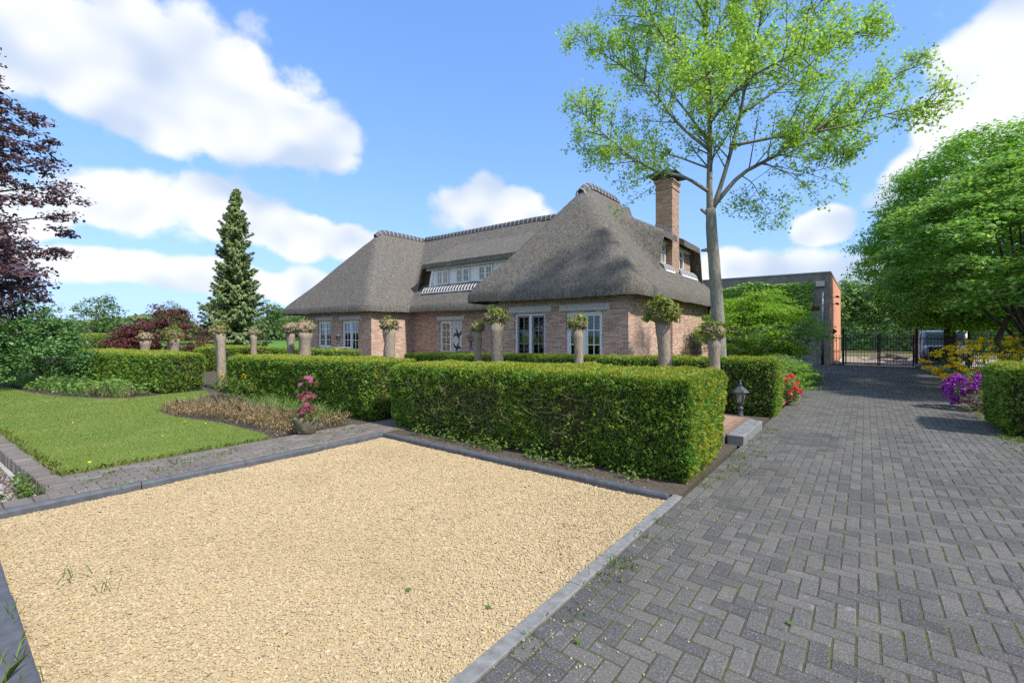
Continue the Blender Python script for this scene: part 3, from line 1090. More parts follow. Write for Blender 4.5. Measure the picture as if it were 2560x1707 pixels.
wr = random.Random(8)
weeds('weeds', [(wr.uniform(-7.3, -6.62), wr.uniform(.98, 2.6)) for _ in range(16)] + [(wr.uniform(-7.4, -6.7), wr.uniform(2.6, 4.8)) for _ in range(10)],
      'tufts of grass growing in the joints of the brick path', h=.035, nper=18)
weeds('weeds', [(-6.93 + wr.uniform(-.1, .05), y) for y in np.arange(-.6, .9, .22)], 'small weeds along the strip beside the dark kerb', h=.07, seed=4)
weeds('weeds', [(wr.uniform(-1.48, -1.15), wr.uniform(5.3, 9.3)) for _ in range(30)] + [(wr.uniform(-1.5, -1.3), wr.uniform(1.6, 5)) for _ in range(12)],
      'weeds and moss tufts along the left edge of the drive', h=.035, seed=5, nper=16)
weeds('weeds', [(wr.uniform(1.6, 2.1), wr.uniform(7.5, 11.5)) for _ in range(40)], 'grassy weeds along the right edge of the drive', h=.05, seed=6, nper=22, spread=.08)
weeds('weeds', [(-3.45 + wr.uniform(-.6, .4), .26 + wr.uniform(-.06, .06)) for _ in range(7)], 'long grass stalks over the near dark kerb', h=.13, seed=7, nper=3)
weeds('weeds', [(-4.35, .62), (-4.0, .75)], 'thin grass growing through the gravel', h=.10, seed=9, nper=7, spread=.04)
# dead leaves and weeds at the foot of the low edging
rng = np.random.default_rng(31)
n = 900
lx = rng.uniform(-9.5, -7.05, n)
ly = .74 + .05 * (lx + 7.0) - np.abs(rng.normal(0, .12, n))
leaf_object('dead_leaves', np.stack([lx, ly, np.full(n, -.145) + rng.uniform(0, .02, n)], 1), np.stack([rng.normal(0, .4, n), rng.normal(0, .4, n), np.ones(n)], 1),
            .035, rng, leafmat('dead_leaf', [(0, (.10, .05, .03)), (1, (.20, .12, .07))], .1))
tag(bpy.data.objects['dead_leaves'], 'reddish dead leaves gathered along the low brick edging', 'leaves', kind='stuff')
n = 260
P = np.stack([rng.uniform(-8.0, -7.1, n), rng.uniform(.62, .74, n), rng.uniform(-.13, .06, n)], 1)
o = leaf_object('weeds', P, rng.normal(0, .5, (n, 3)) + (0, -.3, .8), .05, rng, M['weed'], aspect=.6)
tag(o, 'leafy weeds against the low brick edging', 'weeds', kind='stuff')
# fallen green leaves on gravel and drive
for k, (fx, fy, fz) in enumerate([(-2.42, 1.98, -.02), (-1.86, 2.15, -.01), (-1.25, 2.2, .004), (-.35, 3.1, .004)]):
    rg = np.random.default_rng(k)
    V, kk = leaf_verts(np.array([(fx, fy, fz + .010)]), np.array([(.15, -.1, 1.0)]), .045, rg, tmpl=STAR)
    o = link_mesh('fallen_leaf', mesh_poly('fallen_leaf', V, kk), M['weed'])
    tag(o, ['green leaf lying on the gravel farther from the pale edging', 'green leaf on the gravel close to the pale edging',
            'green leaf on the drive beside the pale edging', 'green leaf fallen in the middle of the drive'][k], 'leaf', 'fallen leaves')
# ------------------------------------------------------------------ the thatched house
house = thing('thatched_house', 'long brick country house with steep grey thatched roof and white windows', 'house', (-15, 14, 0))


def wall_box(name, axis, at, a0, a1, z0, z1, openings, th=.3, mat='house_brick', parent=None, out=-1):
    """brick wall with rectangular openings. axis 'y': face at y=at running along x; 'x': face at x=at running along y.
    out gives the side of the outer face"""
    mb = MB()
    xs = sorted({a0, a1} | {o[0] for o in openings} | {o[1] for o in openings})
    zs = sorted({z0, z1} | {o[2] for o in openings} | {o[3] for o in openings})
    solid = [[not any(o[0] <= (xs[i] + xs[i + 1]) / 2 <= o[1] and o[2] <= (zs[j] + zs[j + 1]) / 2 <= o[3] for o in openings)
              for j in range(len(zs) - 1)] for i in range(len(xs) - 1)]
    lo, hi = (at, at + th) if out < 0 else (at - th, at)
    P = (lambda a, b, z: (a, b, z)) if axis == 'y' else (lambda a, b, z: (b, a, z))
    nx, nz = len(xs), len(zs)
    for i in range(nx - 1):
        for j in range(nz - 1):
            if not solid[i][j]:
                continue
            A, B, Z0, Z1 = xs[i], xs[i + 1], zs[j], zs[j + 1]
            for b in (lo, hi):
                mb.add([P(A, b, Z0), P(B, b, Z0), P(B, b, Z1), P(A, b, Z1)], [(0, 1, 2, 3)])
            if i == 0 or not solid[i - 1][j]:
                mb.add([P(A, lo, Z0), P(A, hi, Z0), P(A, hi, Z1), P(A, lo, Z1)], [(0, 1, 2, 3)])
            if i == nx - 2 or not solid[i + 1][j]:
                mb.add([P(B, lo, Z0), P(B, hi, Z0), P(B, hi, Z1), P(B, lo, Z1)], [(0, 1, 2, 3)])
            if j == 0 or not solid[i][j - 1]:
                mb.add([P(A, lo, Z0), P(B, lo, Z0), P(B, hi, Z0), P(A, hi, Z0)], [(0, 1, 2, 3)])
            if j == nz - 2 or not solid[i][j + 1]:
                mb.add([P(A, lo, Z1), P(B, lo, Z1), P(B, hi, Z1), P(A, hi, Z1)], [(0, 1, 2, 3)])
    return mb.build(name, M[mat], parent or house)


WT = 3.45
D1, D2 = (-10.76, -9.34, .18, 2.46), (-8.45, -7.03, .18, 2.46)
W1, D3 = (-27.2, -25.72, .85, 2.46), (-24.5, -22.85, .18, 2.46)
RW = (-19.35, -17.58, .18, 2.42)
wall_box('wall', 'y', 14.0, -12.0, -6.1, -.2, WT, [D1, D2])
wall_box('wall', 'x', -6.1, 14.3, 23.8, -.2, WT, [], out=1)
wall_box('wall', 'x', -12.0, 14.3, 18.1, -.2, WT, [], out=-1)
wall_box('wall', 'y', 18.1, -21.6, -12.0, -.2, WT, [RW])
wall_box('wall', 'x', -21.6, 15.4, 18.1, -.2, WT, [], out=1)
wall_box('wall', 'y', 15.1, -28.8, -21.6, -.2, WT, [W1, D3])
wall_box('wall', 'x', -28.8, 15.4, 26.0, -.2, WT, [], out=-1)
wall_box('wall', 'y', 26.0, -28.8, -12.0, -.2, WT, [], out=1)
wall_box('wall', 'y', 23.8, -12.0, -6.1, -.2, WT, [], out=1)
# chimney breast on the drive side
MB().box(-6.1, -5.97, 17.9, 21.9, -.2, 3.05).build('chimney_breast', M['house_brick'], house)
MB().add([(-6.1, 17.9, 3.05), (-5.97, 17.9, 3.05), (-6.1, 17.9, 3.2), (-6.1, 21.9, 3.05), (-5.97, 21.9, 3.05), (-6.1, 21.9, 3.2)],
         [(0, 1, 2), (3, 5, 4), (1, 4, 5, 2)]).build('weathering', M['lead'], house)
MB().box(-28.5, -6.4, 14.3, 25.7, .0, .08).build('floor', M['room'], house)
MB().box(-28.5, -6.4, 18.5, 25.7, 3.3, 3.36).build('upper_floor', M['room'], house)
MB().box(-11.7, -6.4, 18.6, 18.75, .1, 3.3).build('partition', M['room'], house)
MB().box(-28.5, -21.9, 19.0, 19.15, .1, 3.3).build('partition', M['room'], house)
MB().box(-21.3, -12.1, 21.5, 21.65, .1, 3.3).build('partition', M['room'], house)
for x0, x1, y0 in ((-12.0, -6.1, 14.0), (-21.6, -12.0, 18.1), (-28.8, -21.6, 15.1)):
    MB().box(x0 + .0, x1 - .0, y0 - .012, y0, -.15, .14).build('plinth', M['house_brick'], house)


def fw_mesh(mb, x0, x1, z0, z1, y0, y1, w):
    """rectangular frame ring"""
    mb.box(x0, x0 + w, y0, y1, z0, z1)
    mb.box(x1 - w, x1, y0, y1, z0, z1)
    mb.box(x0 + w, x1 - w, y0, y1, z1 - w, z1)
    mb.box(x0 + w, x1 - w, y0, y1, z0, z0 + w)


def leaf_window(parent, x0, x1, z0, z1, y, cols, rows, mat, w=.065, bar=.034):
    """one glazed leaf (sash) with glazing bars; panes are pieces of their own"""
    mb = MB()
    fw_mesh(mb, x0, x1, z0, z1, y - .022, y + .022, w)
    gx0, gx1, gz0, gz1 = x0 + w, x1 - w, z0 + w, z1 - w
    for i in range(1, cols):
        xx = gx0 + (gx1 - gx0) * i / cols
        mb.box(xx - bar / 2, xx + bar / 2, y - .016, y + .016, gz0, gz1)
    for j in range(1, rows):
        zz = gz0 + (gz1 - gz0) * j / rows
        mb.box(gx0, gx1, y - .0145, y + .0145, zz - bar / 2, zz + bar / 2)
    s = mb.build('sash', mat, parent)
    for i in range(cols):
        for j in range(rows):
            a0 = gx0 + (gx1 - gx0) * i / cols
            a1 = gx0 + (gx1 - gx0) * (i + 1) / cols
            c0 = gz0 + (gz1 - gz0) * j / rows
            c1 = gz0 + (gz1 - gz0) * (j + 1) / rows
            MB().box(a0 + .004, a1 - .004, y - .003, y + .003, c0 + .004, c1 - .004).build('pane', M['glass'], parent)


def french_window(o, y, name='window', mat=None, dark_left=False, rows=4, dark=False, lintel=True, splits=2):
    x0, x1, z0, z1 = o
    mat = mat or M['white_paint']
    mb = MB()
    fw_mesh(mb, x0, x1, z0, z1, y + .07, y + .17, .075)
    xm = (x0 + x1) / 2
    mb.box(xm - .05, xm + .05, y + .06, y + .165, z0 + .075, z1 - .075)
    f = mb.build(name, mat, house)
    sm = M['dark_frame'] if dark else mat
    leaf_window(f, x0 + .078, xm - .052, z0 + .078, z1 - .078, y + .125, 2, rows, sm)
    leaf_window(f, xm + .052, x1 - .078, z0 + .078, z1 - .078, y + .125, 2, rows, sm)
    if lintel:
        MB().box(x0 - .27, x1 + .27, y - .035, y + .05, z1 + .05, z1 + .27).build('lintel', M['stone_lintel'], house)
    if z0 > .5:
        MB().box(x0 - .08, x1 + .08, y - .06, y + .06, z0 - .07, z0 - .002).build('sill', M['bluestone'], house)
    else:
        MB().box(x0 - .06, x1 + .06, y - .10, y + .05, z0 - .1, z0 - .002).build('sill', M['bluestone'], house)
    return f


def curtain(x0, x1, y, z0, z1, n=9):
    mb = MB()
    for i in range(n):
        a, b2 = x0 + (x1 - x0) * i / n, x0 + (x1 - x0) * (i + 1) / n
        ya, yb = y + (.05 if i % 2 else 0), y + (0 if i % 2 else .05)
        mb.add([(a, ya, z0), (b2, yb, z0), (b2, yb, z1), (a, ya, z1)], [(0, 1, 2, 3)])
    mb.build('curtain', M['curtain'], house)


french_window(D1, 14.0, 'french_door', dark=True)
french_window(D2, 14.0, 'french_door')
french_window(W1, 15.1, 'window')
french_window(D3, 15.1, 'french_door')
curtain(-10.65, -10.3, 14.5, .2, 2.45)
curtain(-8.35, -8.0, 14.5, .2, 2.45)
curtain(-7.45, -7.1, 14.5, .2, 2.45)
curtain(-24.4, -24.0, 15.6, .2, 2.45)
curtain(-26.0, -25.75, 15.6, .8, 2.45)
# recessed window with a lowered roller shutter beside it
x0, x1, z0, z1 = RW
xm = -18.5
mb = MB()
fw_mesh(mb, x0, x1, z0, z1, 18.17, 18.27, .07)
mb.box(xm - .04, xm + .04, 18.16, 18.265, z0 + .07, z1 - .07)
f = mb.build('window', M['white_paint'], house)
leaf_window(f, x0 + .072, xm - .042, z0 + .072, z1 - .072, 18.22, 2, 5, M['white_paint'])
curtain(x0 + .1, x0 + .5, 18.6, .2, 2.4)
MB().box(x0 - .2, x1 + .2, 18.065, 18.15, z1 + .05, z1 + .26).build('lintel', M['cream_paint'], house)
sh = MB().box(xm + .042, x1 - .02, 18.235, 18.25, z0, z1 - .02).build('roller_shutter', M['cream_paint'], house)
slat = MB().cbox(xm + .045 + 15, x1 - .023 + 15, 18.212 - 14, 18.236 - 14, 0, .050, .006).mesh('slat')
slat.materials.append(M['cream_paint'])
for i in range(40):
    o = bpy.data.objects.new('slat', slat)
    COL.objects.link(o)
    o.parent = sh
    o.location = (0, 0, z0 + .03 + i * .055)


def bird(x, y, z, s, flip, label):
    pts = [(0, 0), (.10, .05), (.34, .26), (.20, .07), (.27, .02), (.14, -.02), (.06, -.12), (.10, -.34), (-.02, -.14), (-.22, -.02), (-.36, -.16), (-.28, .05), (-.10, .06), (-.18, .34), (-.02, .10)]
    mb = MB().extrude([(x + flip * px * s, y, z + pz * s) for px, pz in pts], (0, .03, 0))
    tag(mb.build('bird_sculpture', M['black_iron']), label, 'sculpture', 'iron swallows on the shutter')


bird(-17.95, 18.17, 1.66, 1.0, 1, 'black iron swallow high on the white roller shutter')
bird(-18.05, 18.17, .95, .95, -1, 'black iron swallow low on the white roller shutter')

# thatched roof as one continuous surface -------------------------------------------------
E0, TH = 3.24, .31


def smin(a, b, k):
    h = np.clip(.5 + .5 * (b - a) / k, 0, 1)
    return b * (1 - h) + a * h - k * h * (1 - h)


RECT_R = (-12.9, -5.55, 13.4, 24.4)
RECT_L = (-30.8, -21.2, 14.5, 27.0)
RECT_M = (-25.2, -9.6, 17.4, 27.0)
ZR, ZM = 8.2, 8.45


def flare(t):
    """slight kick-out of the thatch near the eaves; t = height above the eave plane line"""
    return t


def hip(a, b, k):
    """rounded hip that sharpens towards the eaves so the eave line stays level"""
    t = np.clip((np.minimum(a, b) - E0) / 1.6, 0, 1)
    return smin(a, b, .03 + k * t)


def hR(x, y):
    h = ZR - E0
    zl = E0 + (x + 12.9) * h / 3.3
    zr = E0 + (-5.55 - x) * h / 4.05
    zf = E0 + (y - 13.4) * h / 4.1
    zb = E0 + (24.4 - y) * h / 3.6
    return hip(hip(smin(zl, zr, .30), zf, .75), zb, .75)


def hL(x, y):
    h = ZM - E0
    zl = E0 + (x + 30.8) * h / 5.6
    zr = E0 + (-21.2 - x) * h / 4.0
    zf = E0 + (y - 14.5) * h / 3.7
    zb = E0 + (27.0 - y) * h / 4.0
    return hip(hip(smin(zl, zr, .30), zf, .75), zb, .6)


def hM(x, y):
    h = ZM - E0
    zf = E0 + (y - 17.4) * h / 4.7
    zb = E0 + (27.0 - y) * h / 4.9
    return smin(zf, zb, .3) - np.clip((x + 15.5) / 6, 0, 1) * .2


def in_rect(r, x, y, e=1e-6):
    return (x >= r[0] - e) & (x <= r[1] + e) & (y >= r[2] - e) & (y <= r[3] + e)


def roof_z(x, y):
    z = np.full(x.shape, -99.0)
    for r, fn in ((RECT_R, hR), (RECT_L, hL), (RECT_M, hM)):
        m = in_rect(r, x, y)
        z = np.where(m, np.maximum(z, fn(x, y)), z)
    return z


def grid_lines(lo, hi, step, extra):
    c = set(np.round(np.arange(lo, hi + 1e-6, step), 4))
    c = {v for v in c if min(abs(v - e) for e in extra) > step * .45} | set(extra)
    return np.array(sorted(c))


def round_corner(x, y, cx, cy, sx, sy, r):
    """pull a square roof corner into a quarter disc. (cx,cy) outer corner, sx,sy outward signs"""
    ix, iy = cx - sx * r, cy - sy * r
    a, b2 = (x - ix) * sx / r, (y - iy) * sy / r
    m = (a > 0) & (b2 > 0) & (a <= 1.001) & (b2 <= 1.001)
    a2 = np.where(m, a * np.sqrt(np.clip(1 - b2 ** 2 / 2, 0, 1)), a)
    b3 = np.where(m, b2 * np.sqrt(np.clip(1 - a ** 2 / 2, 0, 1)), b2)
    w = .75
    return np.where(m, ix + sx * r * (a + (a2 - a) * w), x), np.where(m, iy + sy * r * (b2 + (b3 - b2) * w), y)


def thatch_sheet(name, xs, ys, cellmask, zf, thick, parent, corners=(), noise=.05):
    X, Y = np.meshgrid(xs, ys)
    Z = zf(X, Y)
    ny, nx = X.shape
    cx, cy = (X[:-1, :-1] + X[1:, 1:]) / 2, (Y[:-1, :-1] + Y[1:, 1:]) / 2
    cm = cellmask(cx, cy)
    P = np.stack([X.ravel(), Y.ravel(), Z.ravel()], 1)
    Zn = Z.ravel() + noise * (vnoise(P, .9, 2) - .5) * 1.4 + noise * .5 * (vnoise(P, 3.5, 5) - .5)
    x1, y1 = X, Y
    for c in corners:
        x1, y1 = round_corner(x1, y1, *c)
    top = np.stack([x1.ravel(), y1.ravel(), Zn], 1)
    bot = np.stack([x1.ravel(), y1.ravel(), Zn - thick], 1)
    n = nx * ny
    I = np.arange(n).reshape(ny, nx)
    q = np.stack([I[:-1, :-1], I[:-1, 1:], I[1:, 1:], I[1:, :-1]], -1)
    F = [q[cm], q[cm][:, ::-1] + n]
    # skirts where a filled cell meets an empty one
    pad = np.zeros((ny + 1, nx + 1), bool)
    pad[1:-1, 1:-1] = cm
    c = pad[1:-1, 1:-1]
    for nb, a, b2 in ((pad[:-2, 1:-1], 0, 1), (pad[1:-1, 2:], 1, 2), (pad[2:, 1:-1], 2, 3), (pad[1:-1, :-2], 3, 0)):
        mm = c & ~nb
        qq = q[mm]
        F.append(np.stack([qq[:, b2], qq[:, a], qq[:, a] + n, qq[:, b2] + n], -1))
    F = np.vstack(F)
    V = np.vstack([top, bot])
    used, inv = np.unique(F, return_inverse=True)
    me = mesh_idx(name, V[used], inv.reshape(F.shape))
    o = link_mesh(name, me, M['thatch'], parent, smooth=True)
    try:
        me.set_sharp_from_angle(angle=rad(50))
    except Exception:
        pass
    return o


xs = grid_lines(-30.8, -5.55, .13, [-30.8, -25.2, -21.2, -12.9, -9.6, -5.55])
ys = grid_lines(13.4, 27.0, .13, [13.4, 14.5, 17.4, 24.4, 27.0])
roof = thatch_sheet('roof', xs, ys, lambda x, y: in_rect(RECT_R, x, y) | in_rect(RECT_L, x, y) | in_rect(RECT_M, x, y), roof_z, TH, house,
                    corners=[(-5.55, 13.4, 1, -1, 1.1), (-12.9, 13.4, -1, -1, .5), (-21.2, 14.5, 1, -1, 1.0), (-30.8, 14.5, -1, -1, .5), (-5.55, 24.4, 1, 1, .9)])

# front dormer roof (lower pitch) and its white boarded front
DX0, DX1, DY = -21.05, -11.2, 18.26


def sstep(t):
    t = np.clip(t, 0, 1)
    return t * t * (3 - 2 * t)


def hD(x, y):
    z = 5.84 + (y - DY) * .55
    base = hM(x, y) - .05
    return base + sstep((x + 21.75) / .8) * np.maximum(z - base, 0)


thatch_sheet('dormer_roof', grid_lines(-21.75, DX1, .13, [-21.75, DX1]), grid_lines(DY, 22.05, .13, [DY, 22.05]), lambda x, y: x < 99, hD, .27, house, noise=.04)
dorm = MB().box(-20.55, -11.6, 18.62, 18.74, 4.02, 5.62).build('dormer_wall', M['white_paint'], house)
board = MB().add([(-20.5, 18.60, 0), (-11.7, 18.60, 0), (-11.7, 18.585, .012), (-20.5, 18.585, .012), (-20.5, 18.612, .10), (-11.7, 18.612, .10)],
                 [(0, 1, 2, 3), (3, 2, 5, 4)])
L0 = house.location
bm_ = board.mesh('cladding_board')
bm_.transform(Matrix.Translation((-L0.x, -L0.y, 0)))
bm_.materials.append(M['white_paint'])
for i in range(13):
    o = bpy.data.objects.new('cladding_board', bm_)
    COL.objects.link(o)
    o.parent = dorm
    o.location = (0, 0, 4.22 + i * .10)
MB().extrude([(-20.86, 18.55, 4.18), (-20.62, 18.55, 4.18), (-20.36, 18.55, 5.50), (-20.52, 18.55, 5.50)], (0, .1, 0)).build('corner_board', M['white_paint'], house)
MB().box(-20.9, -11.6, 18.46, 18.58, 5.46, 5.60).build('fascia', M['stone_lintel'], house)
MB().extrude([(-21.6, 18.70, 3.9), (-20.7, 18.70, 3.9), (-20.45, 18.70, 5.6), (-21.5, 18.70, 5.6)], (0, .08, 0)).build('dormer_cheek', M['dark_wood'], house)
for wx0, wx1 in ((-20.05, -19.08), (-18.45, -17.42), (-16.75, -15.75), (-14.9, -13.9)):
    mb = MB()
    fw_mesh(mb, wx0, wx1, 4.56, 5.40, 18.53, 18.585, .05)
    xm = (wx0 + wx1) / 2
    mb.box(xm - .04, xm + .04, 18.525, 18.584, 4.61, 5.35)
    f = mb.build('window', M['cream_paint'], house)
    leaf_window(f, wx0 + .052, xm - .042, 4.612, 5.348, 18.56, 2, 2, M['cream_paint'], .045, .03)
    leaf_window(f, xm + .042, wx1 - .052, 4.612, 5.348, 18.56, 2, 2, M['cream_paint'], .045, .03)
    MB().box(wx0 + .05, wx1 - .05, 18.59, 18.598, 4.61, 5.35).build('dark_room_panel', M['room'], house)  # panel whose dark colour stands in for the unlit room behind the panes
# apron of slates with white ribs under the dormer, lying on the thatch
prof = [(18.60, 4.50), (18.42, 4.47), (18.26, 4.38), (18.15, 4.23), (18.11, 4.11), (18.30, 4.05), (18.60, 4.20)]
apron = MB().extrude([(-20.86, y, z) for y, z in prof], (8.6, 0, 0)).build('apron', M['slate'], house)
rib = MB().extrude([(0, y - .012, z + .012) for y, z in prof[:5]] + [(0, y + .03, z - .03) for y, z in prof[4::-1]], (.045, 0, 0)).mesh('rib')
rib.transform(Matrix.Translation((-L0.x, -L0.y, 0)))
rib.materials.append(M['white_paint'])
for i in range(38):
    o = bpy.data.objects.new('rib', rib)
    COL.objects.link(o)
    o.parent = apron
    o.location = (-20.86 + i * .23, 0, 0)
MB().box(-20.9, -12.2, 18.06, 18.17, 4.055, 4.115).build('apron_trim', M['white_paint'], apron)

# drive-side dormer with the chimney through its middle
def hE(x, y):
    z = 5.78 + (-6.25 - x) * .52
    base = hR(x, y) - .05
    return base + sstep((y - 17.0) / .8) * sstep((23.2 - y) / .6) * np.maximum(z - base, 0)


thatch_sheet('dormer_roof', grid_lines(-8.9, -6.25, .13, [-8.9, -6.25]), grid_lines(17.0, 23.2, .13, [17.0, 23.2]),
             lambda x, y: ~((x > -6.9) & (y > 19.28) & (y < 20.22)), hE, .26, house, noise=.03)
wall_box('dormer_wall', 'x', -6.72, 17.7, 22.7, 3.9, 5.75, [(18.42, 19.16, 4.6, 5.48), (20.5, 21.6, 4.6, 5.48)], th=.2, mat='chimney_brick', out=1)


def side_window(y0, y1, z0, z1, x):
    mb = MB()
    for a, b2, c, d in ((y0, y0 + .07, z0, z1), (y1 - .07, y1, z0, z1), (y0 + .07, y1 - .07, z1 - .07, z1), (y0 + .07, y1 - .07, z0, z0 + .07)):
        mb.box(x - .12, x + .03, a, b2, c, d)
    ym = (y0 + y1) / 2
    mb.box(x - .1, x + .022, ym - .025, ym + .025, z0 + .07, z1 - .07)
    zm = (z0 + z1) / 2 + .1
    mb.box(x - .1, x + .021, y0 + .07, y1 - .07, zm - .015, zm + .015)
    f = mb.build('window', M['white_paint'], house)
    for a, b2 in ((y0 + .07, ym - .025), (ym + .025, y1 - .07)):
        for c, d in ((z0 + .07, zm - .015), (zm + .015, z1 - .07)):
            MB().box(x - .05, x - .045, a, b2, c, d).build('pane', M['glass'], f)
    MB().box(x - .14, x - .13, y0, y1, z0, z1).build('dark_room_panel', M['room'], house)  # dark panel in place of the room's shade behind the glass


side_window(18.42, 19.16, 4.6, 5.48, -6.72)
side_window(20.5, 21.6, 4.6, 5.48, -6.72)
MB().box(-6.75, -6.62, 18.3, 22.45, 5.48, 5.6).build('fascia', M['cream_paint'], house)
for y0, y1 in ((18.2, 19.26), (20.26, 22.5)):
    pr = [(-6.70, 4.62), (-6.52, 4.57), (-6.40, 4.46), (-6.34, 4.30), (-6.5, 4.22), (-6.70, 4.3)]
    ap2 = MB().extrude([(x, y0, z) for x, z in pr], (0, y1 - y0, 0)).build('apron', M['slate'], house)
    n = int((y1 - y0) / .2)
    for i in range(n + 1):
        yy = y0 + (y1 - y0) * i / n
        MB().extrude([(x + .012, yy - .02, z + .012) for x, z in pr[:4]] + [(x - .03, yy - .02, z - .03) for x, z in pr[3::-1]], (0, .045, 0)).build('rib', M['white_paint'], ap2)
    MB().box(-6.44, -6.31, y0 - .03, y1 + .03, 4.21, 4.285).build('apron_trim', M['white_paint'], ap2)
# chimney
ch = MB().box(-7.16, -6.45, 19.3, 20.2, 3.8, 8.10).build('chimney', M['chimney_brick'], house)
MB().box(-7.19, -6.42, 19.27, 20.23, 7.86, 7.93).build('brick_band', M['chimney_brick'], ch)
mb = MB()
mb.box(-7.19, -6.42, 19.27, 20.23, 8.10, 8.17)
mb.box(-7.23, -6.38, 19.23, 20.27, 8.17, 8.25)
mb.build('cornice', M['chimney_brick'], ch)
mb = MB()
for x in (-7.12, -6.49):
    for y in (19.34, 20.16):
        mb.box(x - .02, x + .02, y - .02, y + .02, 8.25, 8.48)
mb.build('hood_legs', M['black_iron'], ch)
mb = MB()
cx, cy = -6.805, 19.75
b0 = [(cx - .62, cy - .72, 8.44), (cx + .62, cy - .72, 8.44), (cx + .62, cy + .72, 8.44), (cx - .62, cy + .72, 8.44)]
mb.add(b0 + [(p[0], p[1], 8.475) for p in b0] + [(cx - .3, cy - .35, 8.66), (cx + .3, cy - .35, 8.66), (cx + .3, cy + .35, 8.66), (cx - .3, cy + .35, 8.66), (cx, cy, 8.92)],
       [(3, 2, 1, 0)] + [(i, (i + 1) % 4, 4 + (i + 1) % 4, 4 + i) for i in range(4)] + [(4 + i, 4 + (i + 1) % 4, 8 + (i + 1) % 4, 8 + i) for i in range(4)] + [(8 + i, 8 + (i + 1) % 4, 12) for i in range(4)])
mb.build('chimney_hood', M['black_iron'], ch)
mb = MB().tube([(cx, cy, 8.85), (cx, cy, 9.6)], [.012, .008], 6)
mb.extrude([(cx - .18, cy, 9.45), (cx + .05, cy, 9.42), (cx + .22, cy, 9.66), (cx + .04, cy, 9.72), (cx - .02, cy, 9.86), (cx - .08, cy, 9.66)], (0, .012, 0))
mb.build('weather_vane', M['black_iron'], ch)
mb = MB()
for i in range(7):
    x = -7.17 + i * .10
    z = float(hE(np.array([x]), np.array([19.25]))[0])
    mb.box(x, x + .10, 19.255, 19.297, z - .1, z + .14)
    mb.box(x, x + .10, 20.203, 20.245, z - .1, z + .14)
mb.build('flashing', M['lead'], ch)


# ridge tiles: dark saddles with pale mortar ribs
def ridge(pts):
    """pts: list of 3d points along the ridge"""
    for i in range(len(pts) - 1):
        p, q = Vector(pts[i]), Vector(pts[i + 1])
        d = (q - p)
        L = d.length
        d.normalize()
        s = d.cross(Vector((0, 0, 1))).normalized()
        u = s.cross(d).normalized()
        prof = [(-.20, -.20), (-.17, -.02), (-.09, .09), (0, .12), (.09, .09), (.17, -.02), (.20, -.20)]

        def ring(o, k):
            return [p + d * o + s * (a * k) + u * (b2 * k + (k - 1) * .05) for a, b2 in prof]
        n = len(prof)
        for (o0, o1, k, nm, mt) in ((.0, L - .05, 1.0, 'ridge_tile', 'slate'), (L - .045, L, 1.03, 'mortar_rib', 'mortar')):
            a, b2 = ring(o0, k), ring(o1, k)
            fs = [(j, j + 1, n + j + 1, n + j) for j in range(n - 1)] + [tuple(range(n)), tuple(range(2 * n - 1, n - 1, -1))]
            MB().add(a + b2, fs).build(nm, M[mt], roof)


def sample_ridge(f, lo, hi, step):
    n = int(abs(hi - lo) / step)
    return [f(lo + (hi - lo) * i / n) for i in range(n + 1)]


def zat(fn, x, y):
    return float(fn(np.array([x]), np.array([y]))[0])


ridge(sample_ridge(lambda y: (-9.6, y, zat(hR, -9.6, y) + .10), 17.15, 21.4, .32))
ridge(sample_ridge(lambda y: (-25.2, y, zat(hL, -25.2, y) + .08), 17.9, 22.0, .32))
ridge(sample_ridge(lambda x: (x, 22.12, ZM - np.clip((x + 15.5) / 6, 0, 1) * .2 + .04 + .10 * max(0, -(x + 23.5)) * .3), -25.0, -12.6, .32))
xw, yw = -9.6, 17.15
MB().tube([(xw - .23, yw - .03, zat(hR, xw, yw) - .1), (xw - .18, yw - .05, zat(hR, xw, yw) + .05), (xw, yw - .06, zat(hR, xw, yw) + .18), (xw + .18, yw - .05, zat(hR, xw, yw) + .05), (xw + .23, yw - .03, zat(hR, xw, yw) - .1)], [.035] * 5, 6).build('ridge_end', M['mortar'], roof)
MB().box(-12.2, -11.6, 13.9, 14.6, 2.9, 3.0).build('eave_beam', M['dark_wood'], house)
